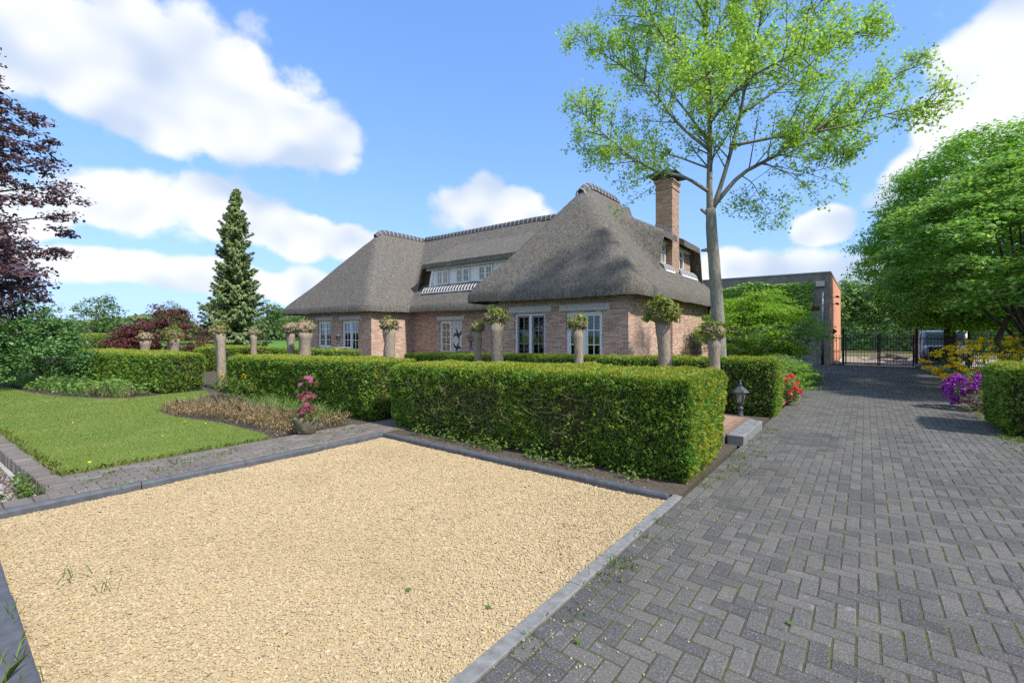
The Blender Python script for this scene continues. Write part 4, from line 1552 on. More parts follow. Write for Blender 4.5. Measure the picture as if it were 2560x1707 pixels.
# wall fittings
# ------------------------------------------------------------------ lanterns, piers, step
def lantern_proto(name, label, group):
    t = thing(name, label, 'lantern', group=group)
    MB().lathe([(.10, 0), (.10, .015), (.075, .03), (.06, .06), (.05, .14), (.043, .20), (.058, .215), (.058, .235), (.036, .25), (.03, .28), (.05, .30), (.055, .315)], n=14).build('stem', M['lantern_metal'], t, True)
    mb = MB()
    n = 6
    hexa = lambda r, z, ph=0: [(r * math.cos(2 * math.pi * k / n + ph), r * math.sin(2 * math.pi * k / n + ph), z) for k in range(n)]
    lo, hi = hexa(.075, .32), hexa(.125, .54)
    for k in range(n):
        mb.bar(lo[k], hi[k], .013, .013)
        mb.bar(lo[k], lo[(k + 1) % n], .014, .014)
        mb.bar(hi[k], hi[(k + 1) % n], .016, .016)
        m0 = [(lo[k][i] + lo[(k + 1) % n][i]) / 2 for i in range(3)]
        m1 = [(hi[k][i] + hi[(k + 1) % n][i]) / 2 for i in range(3)]
    mb.lathe([(.07, .312), (.078, .322)], n=6)
    mb.build('frame', M['lantern_metal'], t)
    for k in range(n):
        a, b2, c, d = lo[k], lo[(k + 1) % n], hi[(k + 1) % n], hi[k]
        MB().add([(p[0] * .96, p[1] * .96, p[2]) for p in (a, b2, c, d)], [(0, 1, 2, 3)]).build('pane', M['lamp_glass'], t)
    mb = MB()
    rings = [hexa(.165, .535), hexa(.15, .555), hexa(.085, .615), hexa(.04, .65)]
    vs = [p for r in rings for p in r]
    fs = [(i * 6 + k, i * 6 + (k + 1) % 6, i * 6 + 6 + (k + 1) % 6, i * 6 + 6 + k) for i in range(3) for k in range(6)] + [tuple(range(5, -1, -1)), tuple(range(18, 24))]
    mb.add(vs, fs)
    for k in range(6):
        p = hexa(.16, .54)[k]
        mb.box(p[0] - .006, p[0] + .006, p[1] - .006, p[1] + .006, .53, .60)
    r = mb.build('roof', M['lantern_metal'], t)
    MB().lathe([(.04, .648), (.022, .665), (.03, .685), (.034, .70), (.022, .715), (.014, .725), (.022, .74), (.02, .755), (.004, .775)], n=10).build('finial', M['lantern_metal'], r, True)
    MB().lathe([(.018, .33), (.02, .40), (.03, .43), (.02, .47), (.005, .48)], n=8).build('bulb', M['lamp_clear'], t, True)
    return t


lan = lantern_proto('pedestal_lantern', 'dark grey garden lantern standing on the ground before the clipped hedge end', 'garden lanterns')
lan.location = (-1.93, 9.71, .03)
lb = copy_tree(lan)
lb['label'] = 'dark lantern on a brick pier in front of the roller shutter'
lb.location = (-11.85, 12.7, 1.06)
lc = copy_tree(lan)
lc['label'] = 'dark lantern on a brick pier left, between the two left wing windows'
lc.location = (-19.94, 12.1, 1.06)
for (x, y), lab in (((-11.85, 12.7), 'brick pier with stone cap under the lantern by the roller shutter'), ((-19.94, 12.1), 'brick pier with stone cap under the lantern at the left wing')):
    t = thing('brick_pier', lab, 'pier', (x, y, 0), group='lantern piers')
    MB().box(x - .3, x + .3, y - .3, y + .3, -.02, 1.0).build('shaft', M['house_brick'], t)
    MB().cbox(x - .42, x + .42, y - .42, y + .42, 1.0, 1.06, .01).build('cap', M['bluestone'], t)

# the step of stone blocks and clinker paving between the hedges
blk = MB().cbox(-1.70, -1.46, 7.62, 9.16, -.02, .145, .012)
tag(blk.build('stone_block', M['bluestone']), 'long grey stone block edging the brick step at the drive', 'stone block')
tag(MB().cbox(-2.6, -1.74, 7.60, 7.70, -.02, .13, .008).build('stone_block', M['bluestone']), 'dark grey kerb stone in front of the brick step', 'stone block')
step = sheet('brick_step', rect(-3.6, -1.73, 7.72, 9.5), .1265, joint_mat('step_joint', (.22, .15, .11), (.14, .12, .06), .35), 'small red brick landing behind the stone block', .15)
pmr = paver_mesh('paver', .196, .092)
pmr.materials.append(M['red_paver'])
for j in range(18):
    for i in range(10):
        x = -3.5 + i * .2 + (j % 2) * .1
        y = 7.77 + j * .098
        if x < -1.82 and y < 9.46:
            o = bpy.data.objects.new('paver', pmr)
            COL.objects.link(o)
            o.parent = step
            o.location = (x, y, .128)
mb = MB().lathe([(.30, 0), (.28, .05), (.18, .07)], (-1.93, 9.71, -.02), 14)
tag(mb.build('lantern_footing', M['kerb_light']), 'round concrete footing under the ground lantern', 'footing')

# ------------------------------------------------------------------ annex building
ax0, ax1, ay0, ay1, az = -17.0, -1.55, 30.3, 43.5, 5.05
annex = thing('annex_building', 'flat roofed annex with grey front and bright orange brick side wall', 'building', (-9, 30.3, 0))
DG = (-6.3, -2.12, -.1, 3.0)
wall_box('front_wall', 'y', ay0, ax0, ax1, -.2, az, [DG], mat='render_grey', parent=annex)
wall_box('side_wall', 'x', ax1, ay0 + .3, ay1, -.2, az, [], mat='annex_brick', parent=annex, out=1)
wall_box('back_wall', 'y', ay1, ax0, ax1 - .3, -.2, az, [], mat='annex_brick', parent=annex, out=1)
MB().box(ax0, ax1 - .3, ay0 + .3, ay1 - .3, az - .3, az - .1).build('roof', M['slate'], annex)
MB().box(ax0 - .03, ax1 + .05, ay0 - .05, ay0 + .30, az + .002, az + .06).build('coping', M['zinc'], annex)
MB().box(ax1 - .28, ax1 + .05, ay0 + .30, ay1, az + .002, az + .06).build('coping', M['zinc'], annex)
gd_ = MB().box(DG[0], DG[1], ay0 + .12, ay0 + .18, -.1, 3.0).build('garage_door', M['door_grey'], annex)
for i in range(42):
    x = DG[0] + .05 + i * .10
    if x < DG[1] - .05:
        MB().box(x, x + .085, ay0 + .10, ay0 + .12, -.05, 1.5).build('door_panel', M['door_grey'], gd_)
for i in range(4):
    x = DG[0] + .1 + i * 1.02
    MB().box(x, x + .9, ay0 + .105, ay0 + .12, 1.62, 2.9).build('door_pane', M['dark_frame'], gd_)
MB().box(DG[0] - .1, DG[1] + .1, ay0 - .03, ay0 + .1, 3.02, 3.22).build('door_lintel', M['dark_wood'], annex)
mb = MB().tube([(-1.88, ay0 - .06, 4.0), (-1.88, ay0 - .06, 1.1)], [.05, .05], 10)
mb.build('downpipe', M['zinc'], annex, True)
MB().tube([(-1.88, ay0 - .06, 1.1), (-1.88, ay0 - .06, 0)], [.06, .06], 10).build('downpipe', M['black_iron'], annex, True)
MB().cbox(-2.20, -1.78, ay0 - .14, ay0 - .002, 4.30, 4.58, .02).build('floodlight', M['plastic_white'], annex)
for y, z, lab in ((31.2, 3.75, 'camera'), (31.0, 3.35, 'camera')):
    mb = MB().tube([(ax1, y, z), (ax1 + .14, y, z - .02), (ax1 + .3, y - .05, z)], [.018, .018, .018], 6)
    mb.tube([(ax1 + .26, y + .12, z + .03), (ax1 + .34, y - .16, z - .02)], [.06, .055], 8)
    mb.build('security_camera', M['black_iron'], annex)
mb = MB().add([(ax1, 33.0, 2.0), (ax1 + .18, 33.0, 1.9), (ax1 + .18, 33.0, 1.8), (ax1, 33.0, 1.65), (ax1, 33.35, 2.0), (ax1 + .18, 33.3, 1.9), (ax1 + .18, 33.3, 1.8), (ax1, 33.35, 1.65)],
              [(0, 1, 2, 3), (7, 6, 5, 4), (0, 4, 5, 1), (1, 5, 6, 2), (2, 6, 7, 3)])
mb.build('wall_lamp', M['black_iron'], annex)

# ------------------------------------------------------------------ iron gate and fence
GY = 30.75


def bars(parent, x0, x1, top, y, n, short=True, yoff=0):
    for i in range(n):
        x = x0 + (x1 - x0) * (i + .5) / n
        mb = MB().tube([(x, y, .06), (x, y, top), (x, y, top + .07)], [.014, .014, .003], 5)
        mb.build('bar', M['black_iron'], parent)
        if short:
            xs_ = x + (x1 - x0) / n * .5
            if xs_ < x1 - .03:
                MB().tube([(xs_, y, .06), (xs_, y, .80)], [.011, .011], 5).lathe([(.002, .79), (.02, .815), (.002, .84)], (xs_, y, 0), 6, False).build('bar', M['black_iron'], parent)


def gate_leaf(x0, x1, label):
    t = thing('iron_gate', label, 'gate', ((x0 + x1) / 2, GY, 0))
    mb = MB()
    for z in (.10, .72, 1.45):
        mb.box(x0, x1, GY - .012, GY + .012, z - .018, z + .018)
    for x in (x0, x1):
        mb.box(x - .035, x + .035, GY - .03, GY + .03, .04, 1.66)
    mb.build('frame', M['black_iron'], t)
    bars(t, x0 + .03, x1 - .03, 1.58, GY, 11)
    MB().lathe([(.0, .0), (.05, .05), (.0, .1)], (x1 if x0 < 0 else x0, GY - .03, .72), 8, False).build('rosette', M['black_iron'], t)


def gate_post(x, label, h=1.85):
    t = thing('gate_post', label, 'post', (x, GY, 0), group='iron gate posts')
    MB().box(x - .055, x + .055, GY - .055, GY + .055, 0, h).build('shaft', M['black_iron'], t)
    MB().lathe([(.05, 0), (.07, .03), (.03, .06), (.055, .10), (.03, .15), (.004, .20)], (x, GY, h), 10).build('finial', M['black_iron'], t)


gate_post(-.98, 'black iron gate post beside the orange brick wall')
gate_post(2.02, 'black iron gate post nearest the blue bin')
gate_leaf(-.86, .50, 'left leaf of the black iron drive gate')
gate_leaf(.58, 1.90, 'right leaf of the black iron drive gate')
for x0, x1, lab in ((-1.5, -1.06, 'narrow black iron fence panel between the orange brick wall and the gate'), (2.1, 7.2, 'black iron fence panel before the parked van')):
    t = thing('iron_fence', lab, 'fence', ((x0 + x1) / 2, GY, 0))
    mb = MB()
    for z in (.10, .72, 1.45):
        mb.box(x0, x1, GY - .012, GY + .012, z - .018, z + .018)
    if x1 > 3:
        for x in (3.9, 5.6):
            mb.box(x - .04, x + .04, GY - .04, GY + .04, 0, 1.8)
    mb.build('frame', M['black_iron'], t)
    bars(t, x0, x1, 1.58, GY, max(3, int((x1 - x0) / .13)))
for (x, y, s, lab) in ((-1.25, 30.35, .2, 'round boulder at the foot of the orange brick wall'), (2.15, 30.35, .2, 'round boulder beside the right gate post'), (-1.75, 12.35, .24, 'pale grey boulder among the shrubs beside the drive')):
    me = bpy.data.meshes.new('boulder')
    import bmesh
    bm = bmesh.new()
    bmesh.ops.create_icosphere(bm, subdivisions=3, radius=s)
    P = np.array([v.co[:] for v in bm.verts])
    nn = vnoise(P, 5.0, 7)
    for v, q in zip(bm.verts, nn):
        v.co *= .75 + .5 * q
        v.co.z *= .8
    bm.to_mesh(me)
    bm.free()
    o = link_mesh('boulder', me, M['boulder'], smooth=True)
    o.location = (x, y, s * .55)
    tag(o, lab, 'boulder')

# ------------------------------------------------------------------ van, bin, car behind, planter, rubble
def vehicle(name, label, cat, prof, width, wheels, loc, rz, paint, windows, wr=.33):
    """prof: side outline (x along the length, z). windows: list of (kind, data)"""
    t = thing(name, label, cat, loc, rz)
    mb = MB()
    n = len(prof)
    rows = [(-width / 2, .0, .90), (-width / 2 * .96, .0, 1.0), (width / 2 * .96, .0, 1.0), (width / 2, .0, .90)]
    zmax = max(p[1] for p in prof)
    vs = []
    for yy, _, k in ((-width / 2, 0, 0), (-width / 2 + .12, 0, 1), (width / 2 - .12, 0, 1), (width / 2, 0, 0)):
        for x, z in prof:
            q = z if k else z - .06 * (z / zmax)
            yy2 = yy * (1 - .10 * max(0, (z - .9)) / max(.1, zmax - .9))
            vs.append((x, yy2, q))
    fs = []
    for r in range(3):
        for i in range(n):
            j = (i + 1) % n
            fs.append((r * n + i, r * n + j, (r + 1) * n + j, (r + 1) * n + i))
    fs.append(tuple(range(n - 1, -1, -1)))
    fs.append(tuple(range(3 * n, 4 * n)))
    mb.add(vs, fs).build('body', paint, t, world_coords=False)
    for nm, mt, pts in windows:
        MB().add(pts, [tuple(range(len(pts)))]).build(nm, M[mt], t, world_coords=False)
    for x in wheels:
        for s in (-1, 1):
            y = s * (width / 2 - .1)
            mb = MB()
            k = 18
            for a in range(k):
                a0, a1 = 2 * math.pi * a / k, 2 * math.pi * (a + 1) / k
                mb.add([(x + wr * math.cos(a0), y - .1, wr + wr * math.sin(a0)), (x + wr * math.cos(a1), y - .1, wr + wr * math.sin(a1)),
                        (x + wr * math.cos(a1), y + .12 * s + .0, wr + wr * math.sin(a1)), (x + wr * math.cos(a0), y + .12 * s, wr + wr * math.sin(a0))], [(0, 1, 2, 3)])
                mb.add([(x, y + .12 * s, wr), (x + wr * math.cos(a0), y + .12 * s, wr + wr * math.sin(a0)), (x + wr * math.cos(a1), y + .12 * s, wr + wr * math.sin(a1))], [(0, 1, 2)])
            w = mb.build('wheel', M['rubber'], t, world_coords=False)
            MB().tube([(x, y + .10 * s, wr), (x, y + .135 * s, wr)], [wr * .62, wr * .55], 14).build('rim', M['zinc'], w, world_coords=False)
    return t


vp = [(-2.4, .35), (2.2, .35), (2.4, .55), (2.42, .95), (1.75, 1.18), (1.15, 1.98), (-2.3, 2.02), (-2.42, 1.2)]
hw = .93
vehicle('van', 'pale blue van parked behind the iron fence', 'van', vp, 2.0, (1.55, -1.55), (4.3, 35.2, -.02), rad(-90), M['van_paint'],
        [('windscreen', 'glass', [(1.79, -.86, 1.22), (1.79, .86, 1.22), (1.20, .78, 1.93), (1.20, -.78, 1.93)]),
         ('headlight', 'lamp_clear', [(2.435, -.92, .72), (2.435, -.60, .72), (2.435, -.60, .92), (2.425, -.92, .92)]),
         ('headlight', 'lamp_clear', [(2.435, .60, .72), (2.435, .92, .72), (2.425, .92, .92), (2.435, .60, .92)]),
         ('bumper', 'rubber', [(2.43, -.95, .38), (2.43, .95, .38), (2.44, .95, .58), (2.44, -.95, .58)]),
         ('side_window', 'glass', [(1.45, -1.005, 1.25), (.5, -1.005, 1.25), (.5, -.94, 1.85), (1.1, -.94, 1.85)])])
bpy.data.objects['van'].location = (3.45, 35.9, -.12)
cp = [(-2.1, .3), (2.1, .3), (2.2, .5), (2.15, .75), (1.2, .92), (.45, 1.38), (-1.0, 1.40), (-1.75, 1.0), (-2.15, .92), (-2.2, .5)]
vehicle('parked_car', 'dark blue car glimpsed behind the corner of the house', 'car', cp, 1.75, (1.35, -1.35), (-6.6, 26.2, -.02), rad(-90), M['car_paint'],
        [('windscreen', 'glass', [(1.17, -.74, .96), (1.17, .74, .96), (.50, .66, 1.36), (.50, -.66, 1.36)]),
         ('headlight', 'lamp_clear', [(2.175, -.8, .6), (2.175, -.5, .6), (2.165, -.5, .72), (2.165, -.8, .72)]),
         ('headlight', 'lamp_clear', [(2.175, .5, .6), (2.175, .8, .6), (2.165, .8, .72), (2.165, .5, .72)]),
         ('side_window', 'glass', [(1.05, .845, .95), (-1.4, .845, .98), (-.9, .81, 1.33), (.42, .81, 1.32)])])
wb = thing('wheelie_bin', 'dark blue wheelie bin beside the thick tree trunk', 'bin', (2.75, 30.2, 0))
MB().add([(2.47, 29.92, .06), (3.03, 29.92, .06), (3.03, 30.45, .06), (2.47, 30.45, .06), (2.41, 29.84, 1.0), (3.09, 29.84, 1.0), (3.09, 30.52, 1.0), (2.41, 30.52, 1.0)],
         [(0, 3, 2, 1), (4, 5, 6, 7), (0, 1, 5, 4), (1, 2, 6, 5), (2, 3, 7, 6), (3, 0, 4, 7)]).build('body', M['bin_blue'], wb)
MB().add([(2.38, 29.80, 1.0), (3.12, 29.80, 1.0), (3.12, 30.54, 1.0), (2.38, 30.54, 1.0), (2.42, 29.86, 1.06), (3.08, 29.86, 1.06), (3.08, 30.54, 1.10), (2.42, 30.54, 1.10)],
         [(0, 3, 2, 1), (4, 5, 6, 7), (0, 1, 5, 4), (1, 2, 6, 5), (2, 3, 7, 6), (3, 0, 4, 7)]).build('lid', M['bin_blue'], wb)
MB().box(2.5, 3.0, 30.55, 30.6, .98, 1.05).build('handle', M['rubber'], wb)
for x in (2.5, 3.0):
    MB().tube([(x - .03, 30.46, .11), (x + .03, 30.46, .11)], [.11, .11], 12).build('wheel', M['rubber'], wb)
tr = thing('planter', 'pale grey tapered planter with a leafy plant beside the tree trunk', 'planter', (2.55, 27.6, 0))
mb = MB()
b0, b1 = rect(2.15, 2.95, 27.42, 27.78), rect(2.22, 2.88, 27.46, 27.74)
mb.add([(x, y, 0) for x, y in b0] + [(x, y, .3) for x, y in b1], [(3, 2, 1, 0), (4, 5, 6, 7), (0, 1, 5, 4), (1, 2, 6, 5), (2, 3, 7, 6), (3, 0, 4, 7)])
mb.build('trough', M['planter'], tr)
rng = np.random.default_rng(41)
n = 160
P = np.stack([rng.normal(2.55, .16, n), rng.normal(27.6, .1, n), .3 + rng.uniform(0, .75, n)], 1)
_p = leaf_object('plant', P, rng.normal(0, .5, (n, 3)) + (0, -.3, .8), .12, rng, M['weed'], tr, aspect=.55)
_p['kind'] = 'stuff'
# rubble heap and timber stack in the yard
rng = np.random.default_rng(43)
mb = MB()
for k in range(40):
    x, y = rng.normal(1.2, .7), rng.normal(38.5, .5)
    z = max(.02, .35 - .25 * abs(x - 1.2)) * rng.uniform(.3, 1)
    a = rng.uniform(0, 3)
    L, w = rng.uniform(.2, .9), rng.uniform(.06, .2)
    mb.bar((x - L / 2 * math.cos(a), y - L / 2 * math.sin(a), z), (x + L / 2 * math.cos(a), y + L / 2 * math.sin(a), z + rng.uniform(-.1, .15)), w, .05)
tag(mb.build('rubble_heap', M['boulder']), 'heap of grey rubble and boards in the yard behind the gate', 'rubble')
ts = thing('timber_stack', 'tall stack of weathered timber behind the iron fence', 'timber', (3.0, 37.5, 0))
for k in range(14):
    x = rng.uniform(-.05, .05)
    MB().box(2.35 + x, 3.35 + x, 37.3, 38.3, k * .135, k * .135 + .11).build('beam', M['fibre'], ts)
mf = thing('mesh_fence', 'green wire mesh fence in front of the birch wood', 'fence', (20, 60.5, 0))
mb = MB()
for i in range(60):
    x = -20 + i * .9
    mb.box(x - .012, x + .012, 60.49, 60.51, -.2, 1.75)
for z in (.1, .5, .9, 1.3, 1.7):
    mb.box(-20, 34, 60.492, 60.508, z - .01, z + .01)
mb.build('mesh', plain('fence_green', (.03, .12, .09), .5), mf)
for i in range(19):
    x = -20 + i * 3
    MB().tube([(x, 60.5, -.25), (x, 60.5, 1.85)], [.035, .035], 6).build('post', M['fence_green'] if 'fence_green' in M else bpy.data.materials['fence_green'], mf)
# neighbour's house far across the field
nh = thing('neighbour_house', 'far white house with dark blue tiled roof across the field', 'house', (-183, 86, 0))
nx_, ny_ = -183.0, 86.0
MB().box(nx_ - 8, nx_ + 5, ny_ - 4, ny_ + 4, -.3, 2.6).build('wall', M['white_paint'], nh)
MB().extrude([(nx_ - 8.4, ny_ - 4.5, 2.4), (nx_ - 8.4, ny_ + 4.5, 2.4), (nx_ - 8.4, ny_, 7.0)], (13.8, 0, 0)).build('roof', plain('roof_blue', (.035, .045, .09), .5), nh)
MB().box(nx_ - 6, nx_ - 5.2, ny_ - .4, ny_ + .4, 6, 8.0).build('chimney', M['white_paint'], nh)
for k in range(4):
    MB().box(nx_ - 6.5 + k * 3, nx_ - 5.3 + k * 3, ny_ - 4.06, ny_ - 3.98, .8, 2.0).build('window', M['dark_frame'], nh)

# ------------------------------------------------------------------ stone pot with the red-leaved vine
pot = thing('stone_pot', 'round weathered stone pot on the edge of the brick path', 'pot', (-7.52, 3.98, 0))
MB().lathe([(.10, 0), (.135, .03), (.175, .12), (.20, .22), (.205, .29), (.195, .30), (.18, .29), (.175, .25), (.0, .25)], (-7.52, 3.98, -.01), 20, False).build('bowl', M['stone_pot'], pot, True)
vine = thing('potted_vine', 'young red leaved vine climbing a stake in the stone pot', 'plant', (-7.52, 3.98, .25))
MB().tube([(-7.52, 3.98, .2), (-7.51, 3.97, .6), (-7.53, 3.98, 1.0)], [.012, .01, .006], 6).build('stem', M['twig'], vine)
rng = np.random.default_rng(44)
P, N = [], []
for zc, m, w in ((.96, 10, .10), (.90, 8, .13), (.70, 9, .13), (.66, 10, .15), (.50, 11, .14), (.44, 10, .14), (.33, 9, .12)):
    for k in range(m):
        a = rng.uniform(0, 2 * math.pi)
        r = w * rng.uniform(.35, 1.2)
        P.append((-7.52 + r * math.cos(a), 3.98 + r * math.sin(a), zc + rng.normal(0, .025) - r * .2))
        N.append((.7 * math.cos(a), .7 * math.sin(a), .8))
leaf_object('leaves', np.array(P), np.array(N) + rng.normal(0, .2, (len(P), 3)), rng.uniform(.08, .14, len(P)), rng, M['grape_leaf'], vine, tmpl=STAR, curl=.15)
n = 150
P = np.stack([-7.50 + rng.normal(0, .13, n), 3.96 + rng.normal(0, .1, n), .27 + np.abs(rng.normal(0, .06, n))], 1)
leaf_object('underplanting', P, rng.normal(0, .5, (n, 3)) + (0, 0, 1), .06, rng, M['weed'], vine, aspect=.7)
# ------------------------------------------------------------------ clipped yew hedges
def hedge(name, label, x0, x1, y0, y1, zl, zr, dens, seed, rz=0.0, pivot=None, bare=0.0, ends=True, tip_end=.5, back=.25, sprig=.055, group='clipped yew hedges'):
    """rounded clipped hedge. zl, zr: top height at x0 and x1. dens: sprigs per square metre"""
    rng = np.random.default_rng(seed)
    cx, cy = (x0 + x1) / 2, (y0 + y1) / 2
    px_, py_ = pivot if pivot else (cx, cy)
    t = thing(name, label, 'hedge', (px_, py_, 0), 0.0, group)
    lx, ly = x1 - x0, y1 - y0
    hz = max(zl, zr)
    faces = [('front', lx * hz, 1.0), ('back', lx * hz, back), ('top', lx * ly, 1.15), ('right', ly * hz, 1.0), ('left', ly * hz, 1.0)]
    Ps, Ns, Tp = [], [], []
    for nm, area, k in faces:
        n = int(area * dens * k)
        a, b = rng.uniform(0, 1, n), rng.uniform(0, 1, n)
        zt = zl + (zr - zl) * a
        if nm == 'front':
            P = np.stack([x0 + lx * a, np.full(n, y0), zt * b], 1)
            N = np.tile((0, -1, 0), (n, 1))
        elif nm == 'back':
            P = np.stack([x0 + lx * a, np.full(n, y1), zt * b], 1)
            N = np.tile((0, 1, 0), (n, 1))
        elif nm == 'top':
            P = np.stack([x0 + lx * a, y0 + ly * b, zt], 1)
            N = np.tile((0, 0, 1), (n, 1))
        elif nm == 'right':
            P = np.stack([np.full(n, x1), y0 + ly * a, zr * b], 1)
            N = np.tile((1, 0, 0), (n, 1))
        else:
            P = np.stack([np.full(n, x0), y0 + ly * a, zl * b], 1)
            N = np.tile((-1, 0, 0), (n, 1))
        Ps.append(P)
        Ns.append(N.astype(float))
        tip = np.full(n, 3.0 if nm == 'top' else (tip_end * 1.5 if nm == 'right' else .26))  # top: fresh growth; right end: extra pale tips paint in its sunlit look
        Tp.append(tip)
    P, N, tip = np.vstack(Ps), np.vstack(Ns), np.concatenate(Tp)

    def tuft(P):
        return vnoise(P * np.array([1, 1, 1.5]), 8.5, seed + 1)

    def shape(P, N, inset=0.0):
        # round the arrises, then let the clipped surface waver
        r = .13
        ztop = zl + (zr - zl) * np.clip((P[:, 0] - x0) / lx, 0, 1)
        C = P.copy()
        C[:, 0] = np.clip(P[:, 0], x0 + r, x1 - r)
        C[:, 1] = np.clip(P[:, 1], y0 + r, y1 - r)
        C[:, 2] = np.minimum(P[:, 2], ztop - r)
        dv = P - C
        L = np.linalg.norm(dv, axis=1, keepdims=True)
        nn = np.where(L > 1e-6, dv / np.maximum(L, 1e-6), N)
        Q = C + nn * r
        w = (vnoise(P, 1.3, seed) - .5) * .06 + (tuft(P) - .5) * .075
        # undercut towards the ground
        w = w - .10 * np.clip((.22 - P[:, 2]) / .22, 0, 1) * (np.abs(N[:, 2]) < .5)
        Q = Q + nn * (w - inset)[:, None]
        return Q, nn
    Q, nn = shape(P, N, 0)
    keep = np.ones(len(Q), bool)
    if bare > 0:
        # thin places low in the front where old wood shows
        f = vnoise(P, 1.6, seed + 9) + .35 * vnoise(P, 4.0, seed + 10)
        low = np.clip((1.0 - P[:, 2]) / .5, 0, 1) * (N[:, 1] < -.5)
        thin = (f > .95 - .25 * bare) & (low > .2) & (P[:, 0] < x0 + .80 * lx)
        keep &= ~(thin & (rng.uniform(0, 1, len(Q)) < .6))
    depth = rng.uniform(0, 1, len(Q)) ** 2 * .07
    Q = Q - nn * depth[:, None]
    tip = tip * np.clip((tuft(P) - .28) * 2.2, 0, 1.2) * np.clip(.4 + 1.2 * vnoise(P, 1.6, seed + 4), 0, 1.2) > rng.uniform(0, 1, len(Q))
    tip &= depth < .035
    Q, nn, tip = Q[keep], nn[keep], tip[keep]
    n = len(Q)
    # every sprig: three narrow blades fanned about an outward, slightly rising shoot
    side = rng.normal(0, .55, (n, 3))
    ax_ = unit(nn * .9 + side + (0, 0, .15))
    up = unit(np.cross(ax_, rng.normal(size=(n, 3))))
    sd = np.cross(ax_, up)
    s = sprig * rng.uniform(.6, 1.3, n)
    out = {False: [], True: []}
    for ang, k in ((0, 1.0), (.75, .8), (-.75, .8)):
        T = ax_ * math.cos(ang) + sd * math.sin(ang)
        C = Q + T * (s * .35 * k)[:, None]
        for flag in (False, True):
            m = tip == flag
            if m.sum():
                V, kk = leaf_verts(C[m], up[m], s[m] * k, rng, T=T[m], aspect=.34, tmpl=TRI)
                out[flag].append(V)
    for flag, nm, mt in ((False, 'foliage', 'yew'), (True, 'new_and_sunlit_shoots', 'yew_tip')):
        if out[flag]:
            o = link_mesh(nm, mesh_poly(nm, np.vstack(out[flag]), 3), M[mt], t)
    # inner wood
    nx = max(4, int(lx / .25))
    nyy = max(4, int(ly / .25))
    nz = 8
    pts, nms, F = [], [], []

    def patch(fn, nu, nv, nrm):
        base = sum(len(p) for p in pts)
        u, v = np.meshgrid(np.linspace(0, 1, nu), np.linspace(0, 1, nv))
        p = fn(u.ravel(), v.ravel())
        pts.append(p)
        nms.append(np.tile(np.array(nrm, float), (len(p), 1)))
        I = np.arange(nu * nv).reshape(nv, nu) + base
        F.append(np.stack([I[:-1, :-1], I[:-1, 1:], I[1:, 1:], I[1:, :-1]], -1).reshape(-1, 4))
    zt_ = lambda u: zl + (zr - zl) * u
    patch(lambda u, v: np.stack([x0 + lx * u, np.full_like(u, y0), zt_(u) * v], 1), nx, nz, (0, -1, 0))
    patch(lambda u, v: np.stack([x0 + lx * u, np.full_like(u, y1), zt_(u) * v], 1), nx, nz, (0, 1, 0))
    patch(lambda u, v: np.stack([x0 + lx * u, y0 + ly * v, zt_(u)], 1), nx, nyy, (0, 0, 1))
    patch(lambda u, v: np.stack([np.full_like(u, x0), y0 + ly * u, zl * v], 1), nyy, nz, (-1, 0, 0))
    patch(lambda u, v: np.stack([np.full_like(u, x1), y0 + ly * u, zr * v], 1), nyy, nz, (1, 0, 0))
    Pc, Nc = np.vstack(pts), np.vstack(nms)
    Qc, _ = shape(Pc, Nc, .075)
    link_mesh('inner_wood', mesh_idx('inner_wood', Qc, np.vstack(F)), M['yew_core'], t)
    if bare > 0:
        mb = MB()
        for k in range(int(230 * bare)):
            a = x0 + lx * rng.uniform(.08, .85)
            z = rng.uniform(.12, .95)
            p = Vector((a, y0 + rng.uniform(.02, .09), z))
            d = Vector((rng.normal(0, .5), -.25, rng.uniform(-.2, .9))).normalized()
            L = rng.uniform(.12, .38)
            q = p + d * L * .5 + Vector((0, -.01, -.01))
            e = p + d * L
            e.y = max(e.y, y0 - .04)
            mb.tube([p, q, e], [.004, .003, .001], 4)
        mb.build('bare_twigs', M['twig'], t)
    if rz:
        t.rotation_euler = (0, 0, rz)
    return t


hedge('yew_hedge', 'large near yew hedge directly behind the gravel, thin and twiggy in its middle', -6.92, -1.52, 5.22, 6.72, 1.14, 1.20, 5000, 1, bare=1.0, tip_end=.75, sprig=.044)
hedge('yew_hedge', 'long yew hedge along the terrace, ending in a square corner at the drive', -13.15, -1.40, 10.5, 11.35, .98, 1.17, 1600, 2, tip_end=.85, sprig=.06)
hedge('yew_hedge', 'yew hedge behind the stone pot, left of the narrow path', -14.45, -7.52, 5.25, 6.45, 1.06, 1.16, 2400, 3, sprig=.05)
hedge('yew_hedge', 'yew hedge at the far side of the lawn, next to the lilac', -22.6, -15.72, 4.05, 5.25, 1.10, 1.10, 1400, 4, rz=rad(6.5), pivot=(-15.72, 4.05), tip_end=.2, sprig=.065)
hedge('yew_hedge', 'low yew hedge before the left wing of the house, with a field behind', -36, -16.75, 10.5, 11.3, .98, 1.00, 520, 5, sprig=.08)
hedge('yew_hedge', 'short yew hedge seen through the gap between the lawn hedges', -24.6, -23.4, 7.6, 10.4, 1.05, 1.05, 900, 6, sprig=.08)
hedge('yew_hedge', 'tall dark yew hedge behind the red maples', -46, -33.5, 6.6, 7.9, 1.68, 1.66, 350, 7, sprig=.09)
hedge('yew_hedge', 'square cut yew hedge at the right edge beside the purple azalea', 1.78, 6.2, 10.9, 12.6, 1.15, 1.15, 1800, 8, tip_end=.3, sprig=.06)

